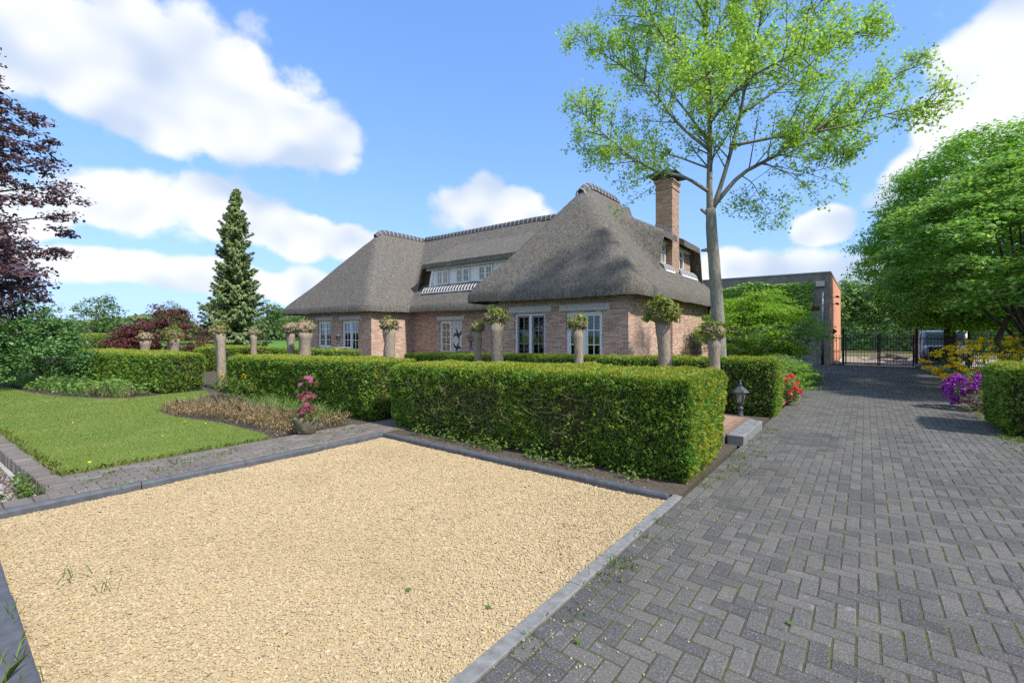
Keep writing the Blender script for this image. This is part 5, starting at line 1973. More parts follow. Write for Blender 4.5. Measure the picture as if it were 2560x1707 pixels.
# weeds at the foot of the near hedge
rng = np.random.default_rng(51)
n = 700
c = rng.choice(np.array([-5.9, -5.2, -4.6, -4.3, -3.6, -3.2, -2.9, -2.2]), n)
P = np.stack([c + rng.normal(0, .12, n), 5.13 + rng.normal(0, .07, n), np.abs(rng.normal(0, .09, n))], 1)
o = leaf_object('weeds', P, rng.normal(0, .5, (n, 3)) + (0, -.5, .8), .055, rng, M['weed'], aspect=.5)
tag(o, 'leafy weeds at the foot of the near yew hedge', 'weeds', kind='stuff')


# ------------------------------------------------------------------ pollarded trees
def pollard(label, x, y, h, rt, hr, lean=(0, 0), green=1.0, seed=0, twin=False, base=0.0):
    rg = random.Random(seed)
    rng = np.random.default_rng(seed + 100)
    t = thing('pollard_tree', label, 'tree', (x, y, 0), group='pollarded trees')
    hx, hy = x + lean[0], y + lean[1]
    top = h - hr * 1.25
    hc = h - hr * .85
    n = 9
    mb = MB()
    stems = [(0, 0, 1.0)] if not twin else [(-.09, 0, .8), (.10, .02, .9)]
    for ox, oy, k in stems:
        pts, rs = [], []
        for i in range(n):
            f = i / (n - 1)
            pts.append((x + ox * f + lean[0] * f * f + rg.uniform(-.01, .01), y + oy * f + lean[1] * f * f, top * f))
            rs.append(rt * k * (1.12 - .25 * f + (.35 * max(0, f - .75) / .25 if f > .75 else 0)) * rg.uniform(.96, 1.05))
        mb.tube(pts, rs, 12, wob=rg)
    mb.build('trunk', M['pollard_bark'], t, True)
    # knuckled head
    V, F = [], []
    import bmesh
    bm = bmesh.new()
    bmesh.ops.create_icosphere(bm, subdivisions=4, radius=1.0)
    P = np.array([v.co[:] for v in bm.verts])
    fs = np.array([[v.index for v in f.verts] for f in bm.faces])
    bm.free()
    k = vnoise(P, 3.2, seed) * .55 + vnoise(P, 7.5, seed + 3) * .45
    Q = P * (.62 + .62 * k)[:, None] * np.array([1, 1, .80]) * hr * .84
    Q = Q + np.array([hx, hy, hc])
    link_mesh('head', mesh_idx('head', Q, fs), M['knuckle'], t, True)
    mb = MB()
    for j in range(46):
        d = Vector(rng.normal(size=3)).normalized()
        d.z = abs(d.z) * .9 - .15
        d.normalize()
        p = Vector((hx, hy, hc)) + Vector((d.x, d.y, d.z * .8)) * hr * .68
        L = hr * rng.uniform(.12, .38)
        mb.tube([p, p + d * L], [hr * .085, hr * .06], 5)
    mb.build('stubs', M['knuckle'], t)['kind'] = 'stuff'
    m = int(950 * green * (hr / .3) ** 2)
    if m > 8:
        d = unit(rng.normal(size=(m, 3)))
        d[:, 2] = np.where(d[:, 2] < -.55, -d[:, 2], d[:, 2])
        P = np.array([hx, hy, hc]) + d * np.array([1, 1, .9]) * hr * rng.uniform(.72, 1.08, (m, 1))
        P = np.array([hx, hy, hc]) + (P - np.array([hx, hy, hc])) * (.62 + .75 * vnoise(d, 2.4, seed + 31))[:, None]
        kk = vnoise(d, 2.0, seed + 5) > (.62 - .32 * green)
        P, d = P[kk], d[kk]
        leaf_object('leaves', P, d + rng.normal(0, .6, d.shape) + (0, 0, .3), rng.uniform(.05, .10, len(P)), rng, M['pollard_leaf'], t, aspect=.62, curl=.15)
    return t


pollard('slim pollard in front of the tall light green tree, rightmost of the row', -2.3, 9.3, 1.93, .105, .24, (.0, 0), .75, 1)
pollard('leaning pollard with a big round leafy head before the house corner', -3.22, 9.3, 2.42, .135, .35, (-.10, .02), 1.45, 2)
pollard('small pollard standing before the right french door', -5.25, 9.3, 2.14, .11, .25, (-.05, 0), 1.0, 3)
pollard('thick pollard with a tall tufted head left of the dark french door', -7.72, 9.3, 2.40, .165, .32, (-.05, 0), .9, 4)
pollard('thin pale pollard close beside the thick tufted pollard', -8.40, 9.3, 2.05, .105, .22, (-.04, 0), .6, 5)
pollard('stout pollard alone before the sunlit brick of the left wing', -12.3, 9.3, 2.25, .185, .33, (-.03, 0), .6, 6)
pollard('broad pollard with swollen bare head at the left wing window', -17.75, 9.3, 2.28, .235, .42, (.05, 0), .12, 7)
pollard('slimmer bare headed pollard left of the broad one', -18.9, 9.3, 2.22, .15, .36, (0, 0), .15, 8)
pollard('thin pollard just right of the tall spruce', -22.4, 9.3, 1.95, .14, .25, (0, 0), .3, 9)
pollard('thin pollard just left of the tall spruce', -26.7, 9.3, 1.84, .17, .30, (0, 0), .6, 10)
pollard('tall forked pollard at the end of the lawn hedge', -15.42, 5.48, 2.02, .125, .27, (-.22, 0), .7, 11, twin=True)
pollard('two stemmed pollard behind the lawn hedge before the red maple', -22.4, 6.2, 1.95, .19, .36, (0, 0), .7, 12, twin=True)
pollard('short pollard left of the two stemmed one, before the small red maple', -26.3, 6.2, 1.82, .20, .36, (0, 0), .2, 13)


# ------------------------------------------------------------------ free growing trees
CR, CF = np.array([.7894, .6139, 0]), np.array([-.6139, .7894, 0])


def polyline(pts, n):
    """smooth resample (Catmull-Rom) of control points"""
    pts = [np.array(p, float) for p in pts]
    pts = [2 * pts[0] - pts[1]] + pts + [2 * pts[-1] - pts[-2]]
    out = []
    segs = len(pts) - 3
    for i in range(n):
        t = i / (n - 1) * segs
        k = min(int(t), segs - 1)
        f = t - k
        p0, p1, p2, p3 = pts[k:k + 4]
        out.append(.5 * (2 * p1 + (p2 - p0) * f + (2 * p0 - 5 * p1 + 4 * p2 - p3) * f * f + (3 * p1 - p0 - 3 * p2 + p3) * f ** 3))
    return np.array(out)


def branchlets(line, rng, count, lmin, lmax, f0=.25, up=.25, spread=.9):
    """side branches leaving a limb, pointing forward and out"""
    res = []
    n = len(line)
    for k in range(count):
        f = f0 + (1 - f0) * (k + rng.uniform(0, 1)) / count
        i = min(int(f * (n - 1)), n - 2)
        p = line[i] + (line[i + 1] - line[i]) * (f * (n - 1) - i)
        d = line[i + 1] - line[i]
        d = d / np.linalg.norm(d)
        s = rng.normal(size=3)
        s -= d * s.dot(d)
        s /= np.linalg.norm(s)
        v = d * .65 + s * spread + np.array([0, 0, up])
        v /= np.linalg.norm(v)
        L = rng.uniform(lmin, lmax) * (1.2 - .85 * f)
        bend = rng.normal(0, .12, 3) + np.array([0, 0, .10])
        res.append(polyline([p, p + v * L * .5 + bend * L * .2, p + v * L + bend * L * .6], 6))
    return res


def plane_tree():
    bx, by = -2.93, 11.95
    t = thing('plane_tree', 'tall young tree with pale grey trunk and airy light green crown', 'tree', (bx, by, 0))
    rng = np.random.default_rng(61)
    S = .01075

    def W(u, v, dep=0.0):
        k = S * (11.23 + dep) / 11.23
        return np.array([bx, by, 0]) + CR * (u - 1642) * k + CF * dep + np.array([0, 0, 1.7 + (766 - v) * k])
    mb = MB()
    trunk = [W(1655, 926), W(1652, 860), W(1650, 780), W(1645, 700), W(1640, 620), W(1634, 540), W(1630, 480)]
    tl = polyline(trunk, 18)
    mb.tube(tl, np.linspace(.18, .118, 18), 12, wob=random.Random(1))
    limbs = [  # control points (u, v, depth), start radius, side branches
        ([(1630, 490, 0), (1628, 430, 0), (1633, 300, .1), (1626, 180, .1), (1620, 60, 0), (1630, -90, .1), (1640, -200, .1)], .115, 26),
        ([(1636, 480, 0), (1656, 400, -.15), (1680, 270, -.4), (1692, 150, -.6), (1722, 20, -.7), (1745, -100, -.8)], .085, 22),
        ([(1640, 470, 0), (1700, 402, .0), (1760, 362, -.3), (1810, 328, -.4), (1900, 262, -.6), (2000, 205, -.5), (2105, 115, -.5)], .075, 24),
        ([(1626, 440, 0), (1560, 406, -.2), (1490, 394, -.4), (1420, 358, -.6), (1345, 300, -.7), (1290, 245, -.8)], .062, 20),
        ([(1628, 345, 0), (1565, 285, .2), (1500, 195, .4), (1420, 135, .5), (1345, 88, .6)], .06, 20),
        ([(1630, 245, 0), (1560, 150, -.3), (1490, 70, -.5), (1430, -5, -.6), (1400, -60, -.6)], .055, 18),
        ([(1668, 335, -.3), (1760, 312, -.9), (1850, 296, -1.3), (1960, 262, -1.6), (2060, 228, -1.8)], .05, 18),
        ([(1684, 262, -.4), (1780, 190, -.6), (1880, 100, -.9), (1960, 58, -1.1)], .05, 16),
        ([(1622, 385, 0), (1545, 352, .5), (1455, 338, .9), (1375, 345, 1.2)], .035, 12),
        ([(1700, 402, 0), (1742, 425, .3), (1775, 470, .5), (1812, 505, .6)], .02, 8),
        ([(1632, 300, .1), (1680, 220, .9), (1730, 150, 1.7), (1800, 90, 2.4)], .05, 18),
        ([(1632, 330, .1), (1600, 240, 1.0), (1560, 170, 1.9), (1500, 120, 2.7)], .05, 18),
        ([(1632, 280, 0), (1650, 200, -1.0), (1690, 140, -2.0), (1750, 100, -2.8)], .05, 16),
        ([(1630, 300, 0), (1590, 230, -.9), (1540, 190, -1.8), (1480, 170, -2.6)], .048, 16),
        ([(1628, 160, 0), (1560, 60, .8), (1500, -20, 1.4)], .045, 14),
        ([(1628, 140, 0), (1690, 40, .9), (1760, -40, 1.6)], .045, 14),
        ([(1690, 170, -.5), (1790, 80, -.4), (1880, 0, -.2), (1930, -40, 0)], .045, 16),
        ([(1760, 362, -.3), (1830, 350, .4), (1920, 320, 1.0), (1990, 290, 1.3)], .03, 12),
        ([(1626, 60, 0), (1560, -30, -.6), (1520, -110, -1.0)], .04, 12),
        ([(1640, 20, 0), (1700, -60, .4), (1770, -130, .6)], .04, 12),
        ([(1740, 372, -.2), (1800, 400, -.5), (1860, 385, -.9), (1900, 365, -1.2)], .022, 9),
    ]
    fine = MB()
    tips = []
    for cp, r0, nb in limbs:
        ln = polyline([W(*c) for c in cp], 16)
        mb.tube(ln, r0 * .82 * (1 - np.linspace(0, 1, 16) ** .75 * .88), 8)
        tips.append(ln[-4:])
        for b1 in branchlets(ln, rng, int(nb * 1.5), .65, 1.75, .2, .32, .95):
            fine.tube(b1, np.linspace(r0 * .16 + .004, .003, 6), 4)
            tips.append(b1[2:])
            for b2 in branchlets(b1, rng, 6, .28, .62, .2, .25, .95):
                fine.tube(b2[::2], [.006, .004, .002], 3)
                tips.append(b2)
    # cut branch stubs on the trunk
    for u, v, du, dv in ((1634, 500, -26, -20), (1640, 575, -30, 0), (1642, 575, -24, -2)):
        mb.tube([W(u, v), W(u + du, v + dv)], [.05, .035], 7)
    mb.build('trunk', M['plane_bark'], t, True)
    fine.build('branches', M['twig_bark'], t, True)
    P, N = [], []
    for ln in tips:
        L = np.linalg.norm(ln[-1] - ln[0])
        m = int(7 + L * 24)
        for _ in range(m):
            f = rng.uniform(.1, 1.05) * (len(ln) - 1)
            i = min(int(f), len(ln) - 2)
            p = ln[i] + (ln[i + 1] - ln[i]) * (f - i)
            P.append(p + rng.normal(0, .07, 3) + (0, 0, -.02))
            N.append(rng.normal(0, .55, 3) + (0, 0, .75))
    P, N = np.array(P), np.array(N)
    leaf_object('crown', P, N, rng.uniform(.042, .088, len(P)), rng, M['plane_leaf'], t, tmpl=LOBED, curl=.2)


plane_tree()


def clump_crown(name, parent, centers, radii, flat, nper, leaf, mat, rng, aspect=.55, outward=None, droop=.0, upw=.8, tmpl=DIAMOND, shell=.6):
    """sprays of leaves: every centre carries a flattened cloud of leaves"""
    P, N = [], []
    C = np.asarray(centers)
    for c, r in zip(C, radii):
        m = max(6, int(nper * rng.uniform(.7, 1.3)))
        d = unit(rng.normal(size=(m, 3))) * rng.uniform(0, 1, (m, 1)) ** shell
        p = c + d * r * np.array([1, 1, flat])
        if droop:
            p[:, 2] -= droop * r * (np.linalg.norm(d[:, :2], axis=1)) ** 2
        P.append(p)
        base = np.array([0, 0, upw])
        if outward is not None:
            o = c - outward
            base = base + .7 * o / max(np.linalg.norm(o), 1e-6)
        N.append(base + d * .35 + rng.normal(0, .42, (m, 3)))
    P, N = np.vstack(P), np.vstack(N)
    return leaf_object(name, P, N, rng.uniform(.6, 1.35, len(P)) * leaf, rng, M[mat], parent, aspect=aspect, tmpl=tmpl, curl=.15)


def ellipsoid_centers(c, r, n, rng, seed, lump=.25, inner=.55, zmin=None, zcut=-.75):
    d = unit(rng.normal(size=(n * 2, 3)))
    d = d[d[:, 2] > zcut][:n]
    k = 1 + lump * (vnoise(d, 2.2, seed) - .5) * 2
    rr_ = (inner + (1 - inner) * rng.uniform(0, 1, (len(d), 1)) ** .45) * k[:, None]
    P = np.asarray(c) + d * rr_ * np.asarray(r)
    if zmin is not None:
        P = P[P[:, 2] > zmin]
    return P


def tree_skeleton(t, base, h, r, limbs, rng, mat, target, seed=0, name='trunk', lean=(0, 0)):
    """trunk plus limbs reaching for points inside the crown"""
    mb = MB()
    base = np.array(base, float)
    top = base + np.array([lean[0], lean[1], h])
    tl = polyline([base, base + (top - base) * .35 + rng.normal(0, .03, 3), base + (top - base) * .7, top], 12)
    rads = np.linspace(r, r * .55, 12)
    rads[0] *= 1.35
    rads[1] *= 1.1
    mb.tube(tl, rads, 10, wob=random.Random(seed))
    for k in range(limbs):
        i = rng.integers(5, 12)
        p = tl[i]
        q = target[rng.integers(0, len(target))]
        mid = (p + q) / 2 + np.array([0, 0, .12 * np.linalg.norm(q - p)]) + rng.normal(0, .15, 3)
        ln = polyline([p, mid, q], 9)
        mb.tube(ln, np.linspace(r * .34, r * .04, 9), 6)
    return mb.build(name, M[mat], t, True)


# right side: hornbeam beside the gate
rng = np.random.default_rng(71)
t = thing('hornbeam_tree', 'massive dark green rounded tree with thick trunk beside the iron gate', 'tree', (3.1, 29.4, 0))
cc = ellipsoid_centers((4.7, 29.2, 6.0), (4.7, 4.7, 4.5), 1100, rng, 3, .16, .62, 1.75, -.9)
cc = np.vstack([cc, ellipsoid_centers((3.9, 28.8, 3.3), (3.3, 3.3, 1.5), 260, rng, 13, .2, .4, 1.95, -1)])
tree_skeleton(t, (3.1, 29.4, -.05), 3.4, .28, 26, rng, 'dark_bark', cc, 5)
clump_crown('crown', t, cc, rng.uniform(.45, .95, len(cc)), .55, 98, .155, 'hornbeam', rng, outward=np.array((4.3, 29.2, 5.0)), upw=.55, aspect=.5)
# right side: layered maple in front
t = thing('maple_tree', 'spreading layered maple with paler leaves at the right edge', 'tree', (4.05, 20.6, 0))
rng = np.random.default_rng(72)
cc = ellipsoid_centers((4.3, 20.3, 4.1), (4.0, 4.2, 2.75), 560, rng, 8, .25, .55, 1.7, -.6)
tree_skeleton(t, (4.05, 20.6, -.05), 2.6, .16, 22, rng, 'dark_bark', cc, 6, lean=(-.2, .1))
MB().tube([(3.55, 20.5, 0), (3.4, 20.4, .8), (3.2, 20.3, 1.5), (3.5, 20.2, 2.4), (3.9, 20.0, 3.2)], [.09, .08, .075, .06, .04], 8, wob=random.Random(2)).build('trunk', M['dark_bark'], t, True)
clump_crown('crown', t, cc, rng.uniform(.45, .85, len(cc)), .24, 140, .11, 'maple_green', rng, upw=1.1, aspect=.85, droop=.25)
# dark shrubs under the right trees
for k, (x, y, r, h, lab) in enumerate(((5.6, 23.5, 1.7, 2.3, 'dark evergreen shrub under the layered maple'), (3.9, 17.6, 1.2, 1.7, 'olive green shrub behind the yellow azalea'), (5.2, 15.2, 1.5, 1.9, 'shadowed shrub behind the square right hedge'), (6.8, 28.5, 2.0, 2.4, 'dark shrub beside the big tree trunk right'))):
    rng = np.random.default_rng(80 + k)
    t = thing('shrub', lab, 'shrub', (x, y, 0))
    cc = ellipsoid_centers((x, y, h * .5), (r, r, h * .55), 110, rng, k, .25, .5, .1)
    MB().tube([(x, y, 0), (x + .1, y, h * .4), (x, y + .1, h * .8)], [.05, .04, .015], 6).build('stem', M['dark_bark'], t)
    clump_crown('foliage', t, cc, rng.uniform(.25, .45, len(cc)), .6, 38, .075, 'lilac_leaf' if k != 1 else 'pollard_leaf', rng)


def azalea(label, x, y, r, h, flower, nf, seed, leafm='perennial', name='azalea'):
    rng = np.random.default_rng(seed)
    t = thing(name, label, 'shrub', (x, y, 0))
    cc = ellipsoid_centers((x, y, h * .45), (r, r, h * .55), 90, rng, seed, .3, .45, .06)
    mb = MB()
    for k in range(9):
        q = cc[k * 7 % len(cc)]
        mb.tube([(x, y, 0), ((x + q[0]) / 2, (y + q[1]) / 2, q[2] * .6), q], [.014, .01, .005], 5)
    mb.build('stems', M['dark_bark'], t)
    clump_crown('foliage', t, cc, rng.uniform(.10, .22, len(cc)), .7, 26, .045, leafm, rng)
    fc = ellipsoid_centers((x, y, h * .5), (r * 1.05, r * 1.05, h * .56), nf, rng, seed + 1, .25, .82, .08)
    clump_crown('flowers', t, fc, np.full(len(fc), .085), .75, 20, .06, flower, rng, aspect=.8, upw=.3)['kind'] = 'stuff'


azalea('yellow flowering azalea before the layered maple', 2.75, 18.2, 1.2, 1.5, 'azalea_yellow', 260, 91)
azalea('yellow azalea sprays higher up behind the square hedge', 3.7, 16.6, .7, 1.75, 'azalea_yellow', 36, 92)
azalea('purple azalea spilling onto the drive beside the square hedge', 1.95, 14.4, .52, .78, 'azalea_purple', 150, 93)
azalea('red azalea at the end of the terrace hedge beside the drive', -1.52, 12.6, .28, .68, 'azalea_red', 26, 94)
rng = np.random.default_rng(95)
t = thing('pale_shrub', 'low cream and yellow leaved shrub in front of the square right hedge', 'shrub', (1.95, 13.1, 0))
cc = ellipsoid_centers((1.95, 13.1, .25), (.38, .42, .42), 70, rng, 4, .3, .4, .03)
MB().tube([(1.95, 13.1, 0), (1.97, 13.1, .3)], [.02, .01], 5).build('stem', M['dark_bark'], t)
clump_crown('foliage', t, cc, rng.uniform(.08, .16, len(cc)), .5, 26, .04, 'pale_shrub', rng, aspect=.3)
# grass verge right of the drive
rng = np.random.default_rng(96)
px, py = scatter_in([(2.15, 15), (2.3, 19), (2.4, 26), (2.6, 29.6), (3.6, 29.6), (3.2, 22), (3.0, 15)], 26000, rng)
blades('verge_grass', px, py, 0.0, .13, .012, .9, M['grass'], rng, 'lush grass verge right of the drive', 'grass', kind='stuff')

# left: copper beech
rng = np.random.default_rng(101)
t = thing('copper_beech', 'dark purple copper beech reaching in from the left edge', 'tree', (-22.4, -.6, 0))
cc = np.vstack([ellipsoid_centers((-23.7, -1.6, 6.4), (4.3, 4.3, 6.0), 1050, rng, 5, .26, .5, 2.3, -.8),
                ellipsoid_centers((-21.6, -.1, 3.6), (2.4, 2.3, 2.1), 340, rng, 6, .4, .4, 1.7, -.9)])
tree_skeleton(t, (-22.4, -.6, -.05), 4.5, .22, 46, rng, 'dark_bark', cc, 7)
clump_crown('crown', t, cc, rng.uniform(.3, .7, len(cc)), .35, 104, .13, 'copper_leaf', rng, aspect=.6, upw=.7, droop=.2)
# lilac
rng = np.random.default_rng(102)
t = thing('lilac_bush', 'green lilac bush with fading mauve flowers under the copper beech', 'shrub', (-20.75, 2.2, 0))
cc = ellipsoid_centers((-20.75, 2.2, 1.25), (1.2, 1.2, 1.35), 300, rng, 9, .3, .5, .12)
tree_skeleton(t, (-20.75, 2.2, 0), 1.0, .06, 14, rng, 'dark_bark', cc, 8)
clump_crown('foliage', t, cc, rng.uniform(.2, .36, len(cc)), .6, 62, .075, 'lilac_leaf', rng, aspect=.75)
fc = ellipsoid_centers((-20.75, 2.2, 1.45), (1.25, 1.25, 1.3), 46, rng, 10, .25, .9, 1.3)
clump_crown('flowers', t, fc, np.full(len(fc), .07), 1.3, 22, .03, 'lilac_flower', rng, aspect=.8)
# red maples
for k, (x, y, r, h, lab) in enumerate(((-29.0, 7.9, 1.75, 3.35, 'larger dark red maple bush behind the lawn hedge'), (-29.4, 6.4, 1.15, 2.1, 'smaller dark red maple bush, left of the larger one'))):
    rng = np.random.default_rng(110 + k)
    t = thing('red_maple', lab, 'shrub', (x, y, 0))
    cc = np.vstack([ellipsoid_centers((x, y, h * .42), (r, r, h * .36), 120, rng, 20 + k, .3, .5, .15), ellipsoid_centers((x - .3, y, h * .75), (r * .6, r * .6, h * .26), 60, rng, 22 + k, .3, .4)])
    tree_skeleton(t, (x, y, -.05), h * .4, .07, 12, rng, 'dark_bark', cc, 9)
    clump_crown('crown', t, cc, rng.uniform(.25, .45, len(cc)), .4, 55, .10, 'red_maple_leaf', rng, aspect=.6, droop=.2)


# spruce
def spruce(x, y, h, r0):
    rng = np.random.default_rng(120)
    t = thing('spruce_tree', 'tall narrow dark green spruce left of the house', 'tree', (x, y, 0))
    MB().tube([(x, y, -.2), (x + .05, y, h * .5), (x + .25, y, h)], [.24, .14, .02], 8).build('trunk', M['dark_bark'], t, True)
    wood = MB()
    V = []
    z = .5
    while z < h - .15:
        f = z / h
        R = r0 * (1 - f) ** .85 * (1 + .12 * math.sin(z * 2.1)) + .10
        if .42 < f < .56:
            R *= .82
        nb = int(9 + 7 * (1 - f))
        for k in range(nb):
            a = rng.uniform(0, 2 * math.pi)
            L = R * rng.uniform(.62, 1.12)
            dx, dy = math.cos(a), math.sin(a)
            rise = -.28 - .15 * (1 - f) + .6 * f
            p0 = np.array([x + .25 * f * f, y, z])
            m = 7
            ts = np.linspace(0, 1, m)
            ln = np.stack([p0[0] + dx * L * ts, p0[1] + dy * L * ts, p0[2] + L * (rise * ts + .38 * ts ** 2.4)], 1)
            wood.tube(ln[::2], np.linspace(.03, .006, 4), 3)
            # needle sprays hanging from and lying along the branch
            q = int(34 + 115 * L / r0)
            fpos = rng.uniform(.15, 1.0, q)
            C = np.stack([np.interp(fpos, ts, ln[:, i]) for i in range(3)], 1)
            side = rng.normal(0, 1, q) * .20 * L * (1.05 - fpos)
            C += np.stack([-dy * side, dx * side, -np.abs(rng.normal(0, .06, q))], 1)
            T = np.stack([dx + rng.normal(0, .5, q), dy + rng.normal(0, .5, q), rng.normal(-.25, .3, q)], 1)
            N = np.stack([dx * .8 + rng.normal(0, .5, q), dy * .8 + rng.normal(0, .5, q), np.full(q, .75)], 1)
            V.append(leaf_verts(C, N, rng.uniform(.18, .38, q), rng, T=T, aspect=.42)[0])
        z += .20 + .10 * (1 - f)
    wood.build('branches', M['dark_bark'], t)
    link_mesh('needles', mesh_poly('needles', np.vstack(V), 4), M['spruce'], t)


spruce(-39.2, 14.9, 13.1, 2.8)

# green Japanese maple and shrubs between house and annex
rng = np.random.default_rng(130)
t = thing('japanese_maple', 'broad light green Japanese maple in front of the annex', 'shrub', (-3.5, 20.6, 0))
cc = np.vstack([ellipsoid_centers((-3.6, 20.6, 1.7), (2.15, 2.1, 1.5), 380, rng, 31, .25, .5, .25), ellipsoid_centers((-3.4, 20.4, 2.6), (1.3, 1.3, .85), 110, rng, 32, .3, .4)])
tree_skeleton(t, (-3.5, 20.6, -.05), 1.1, .09, 16, rng, 'dark_bark', cc, 10)
clump_crown('crown', t, cc, rng.uniform(.35, .62, len(cc)), .20, 84, .105, 'acer_green', rng, aspect=.4, upw=1.0, droop=.25)
for k, (x, y, r, h, mt, lab) in enumerate(((-2.0, 14.5, .9, 1.2, 'acer_green', 'low layered green shrub just beyond the terrace hedge'), (-4.2, 13.3, .75, 1.22, 'pollard_leaf', 'rounded yellow green bush behind the terrace hedge'),
                                          (-2.1, 16.8, .85, 1.05, 'maple_green', 'small green shrub at the drive edge below the Japanese maple'), (-6.3, 27.8, 1.5, 3.1, 'ivy', 'tall green bush behind the house corner'))):
    rng = np.random.default_rng(140 + k)
    t = thing('shrub', lab, 'shrub', (x, y, 0))
    cc = ellipsoid_centers((x, y, h * .45), (r, r, h * .5), 120, rng, 40 + k, .2, .5, .06)
    MB().tube([(x, y, 0), (x + .05, y, h * .5)], [.04, .02], 6).build('stem', M['dark_bark'], t)
    clump_crown('foliage', t, cc, rng.uniform(.14, .28, len(cc)), .4, 40, .055, mt, rng, aspect=.4, upw=1.0)
rng = np.random.default_rng(150)
px, py = rng.normal(-1.75, .20, 1400), rng.normal(18.3, .28, 1400)
o = blades('lily_clump', px, py, 0.0, .5, .022, .9, M['perennial'], rng, 'clump of strappy green leaves at the drive edge', 'plant')
n = 2600
P = np.stack([rng.uniform(-2.3, -1.5, n), rng.uniform(11.6, 20, n), np.abs(rng.normal(0, .08, n))], 1)
o = leaf_object('ground_cover', P, rng.normal(0, .5, (n, 3)) + (0, 0, 1), .07, rng, M['perennial'], aspect=.6)
tag(o, 'green ground cover along the left drive edge beyond the hedge', 'plants', kind='stuff')
# ivy on the annex
rng = np.random.default_rng(151)
n = 15000
x = rng.uniform(-16.5, -2.1, n)
z = rng.uniform(.5, 4.75, n)
P0 = np.stack([x, np.full(n, 30.2), z], 1)
edge = vnoise(P0, .8, 3)
top = 4.35 + .5 * vnoise(np.stack([x, x * 0, x * 0], 1), .7, 8)
bot = np.where(x > -7.4, 3.15 - .5 * vnoise(np.stack([x, x * 0, x * 0], 1), .9, 9), .3)
k = (z < top) & (z > bot) & (edge > .18) & (x < -2.1 - .4 * edge)
P = P0[k]
P[:, 1] += -.02 - .30 * vnoise(P, 1.4, 5) * rng.uniform(.3, 1, len(P))
iv = thing('ivy', 'green climbing ivy covering the upper front of the annex', 'climber', (-9, 30.2, 0))
mb = MB()
for q in range(14):
    xx = -15.5 + q * .95
    if xx < -7.6:
        mb.tube([(xx, 30.27, 0), (xx + .2, 30.27, 1.8), (xx + rng.uniform(-.5, .5), 30.26, 3.9)], [.02, .014, .006], 5)
mb.tube([(-7.6, 30.27, 0), (-7.5, 30.26, 3.3), (-4.5, 30.26, 3.6), (-3.0, 30.26, 4.1)], [.025, .02, .012, .006], 5)
mb.build('stems', M['twig'], iv)
leaf_object('leaves', P, np.stack([rng.normal(0, .4, len(P)), np.full(len(P), -1.0), rng.normal(.5, .4, len(P))], 1), rng.uniform(.10, .19, len(P)), rng, M['ivy'], iv, aspect=.8)

# ------------------------------------------------------------------ beds on the left
rng = np.random.default_rng(160)
hb = [(-7.55, 3.55), (-8.1, 3.62), (-9.6, 3.55), (-11.3, 3.2), (-12.4, 3.22), (-12.75, 3.6), (-12.2, 4.2), (-10.4, 4.7), (-8.6, 4.95), (-7.6, 4.9)]
px, py = scatter_in(hb, 5200, rng)
P0 = np.stack([px, py, px * 0], 1)
hh = .10 + .17 * vnoise(P0, 2.2, 6)
P, T = [], []
for k in range(6):
    f = rng.uniform(0, 1, len(px))
    a = np.stack([rng.normal(0, .045, len(px)), rng.normal(0, .045, len(px)), np.zeros(len(px))], 1)
    P.append(P0 + a + np.stack([px * 0, px * 0, hh * f ** .6], 1))
    T.append(np.stack([rng.normal(0, .5, len(px)), rng.normal(0, .5, len(px)), np.ones(len(px))], 1))
P, T = np.vstack(P), np.vstack(T)
o = leaf_object('heather', P, np.cross(T, rng.normal(size=T.shape)), rng.uniform(.03, .065, len(P)), rng, M['heather'], T=T, aspect=.28)
tag(o, 'low brown and mauve heather bed in front of the hedge', 'heather', kind='stuff')
px, py = scatter_in([(-12.6, 3.5), (-9.0, 3.9), (-9.0, 4.5), (-12.4, 4.2)], 500, rng)
blades('dry_stalks', px, py, .05, .36, .005, .7, M['straw'], rng, 'pale dry grass stalks rising from the heather', 'grass', kind='stuff')
px, py = rng.uniform(-11.4, -8.0, 1600), rng.uniform(4.4, 5.05, 1600)
blades('tall_grass', px, py, 0.0, .30, .010, .8, M['perennial'], rng, 'tall green grass between the heather and the hedge', 'grass', kind='stuff')
t = thing('celandine_plant', 'leafy green plant with small yellow flowers at the hedge behind the heather', 'plant', (-13.1, 4.85, 0))
cc = np.stack([rng.uniform(-14.0, -11.9, 46), rng.uniform(4.7, 5.1, 46), rng.uniform(.1, .55, 46)], 1)
clump_crown('foliage', t, cc, rng.uniform(.1, .2, 46), .6, 22, .075, 'weed', rng, aspect=.7)
clump_crown('flowers', t, cc[::4] + (0, -.05, .18), np.full(len(cc[::4]), .08), .6, 4, .03, 'azalea_yellow', rng, aspect=.9)
n = 9000
px, py = scatter_in([(-15.4, 3.95), (-15.5, 3.3), (-16.2, 2.85), (-17.5, 2.3), (-19.2, 1.9), (-22.5, 1.6), (-27, 1.5), (-27, 3.6), (-22, 3.3), (-19, 3.55)], n, rng)
P0 = np.stack([px, py, px * 0], 1)
hh = (.10 + .42 * vnoise(P0, 1.3, 12)) * np.clip((px * 0 + py - 1.5) / .6, .3, 1)
P = P0 + np.stack([rng.normal(0, .05, len(px)), rng.normal(0, .05, len(px)), hh * rng.uniform(.1, 1, len(px))], 1)
o = leaf_object('perennials', P, rng.normal(0, .5, P.shape) + (0, 0, 1), rng.uniform(.06, .13, len(P)), rng, M['perennial'], aspect=.5)
tag(o, 'mixed green perennials between the lawn and the far hedge', 'plants', kind='stuff')
px, py = scatter_in([(-15.4, 3.3), (-17.5, 2.4), (-22.5, 1.65), (-22.5, 2.4), (-17.0, 3.4)], 2600, rng)
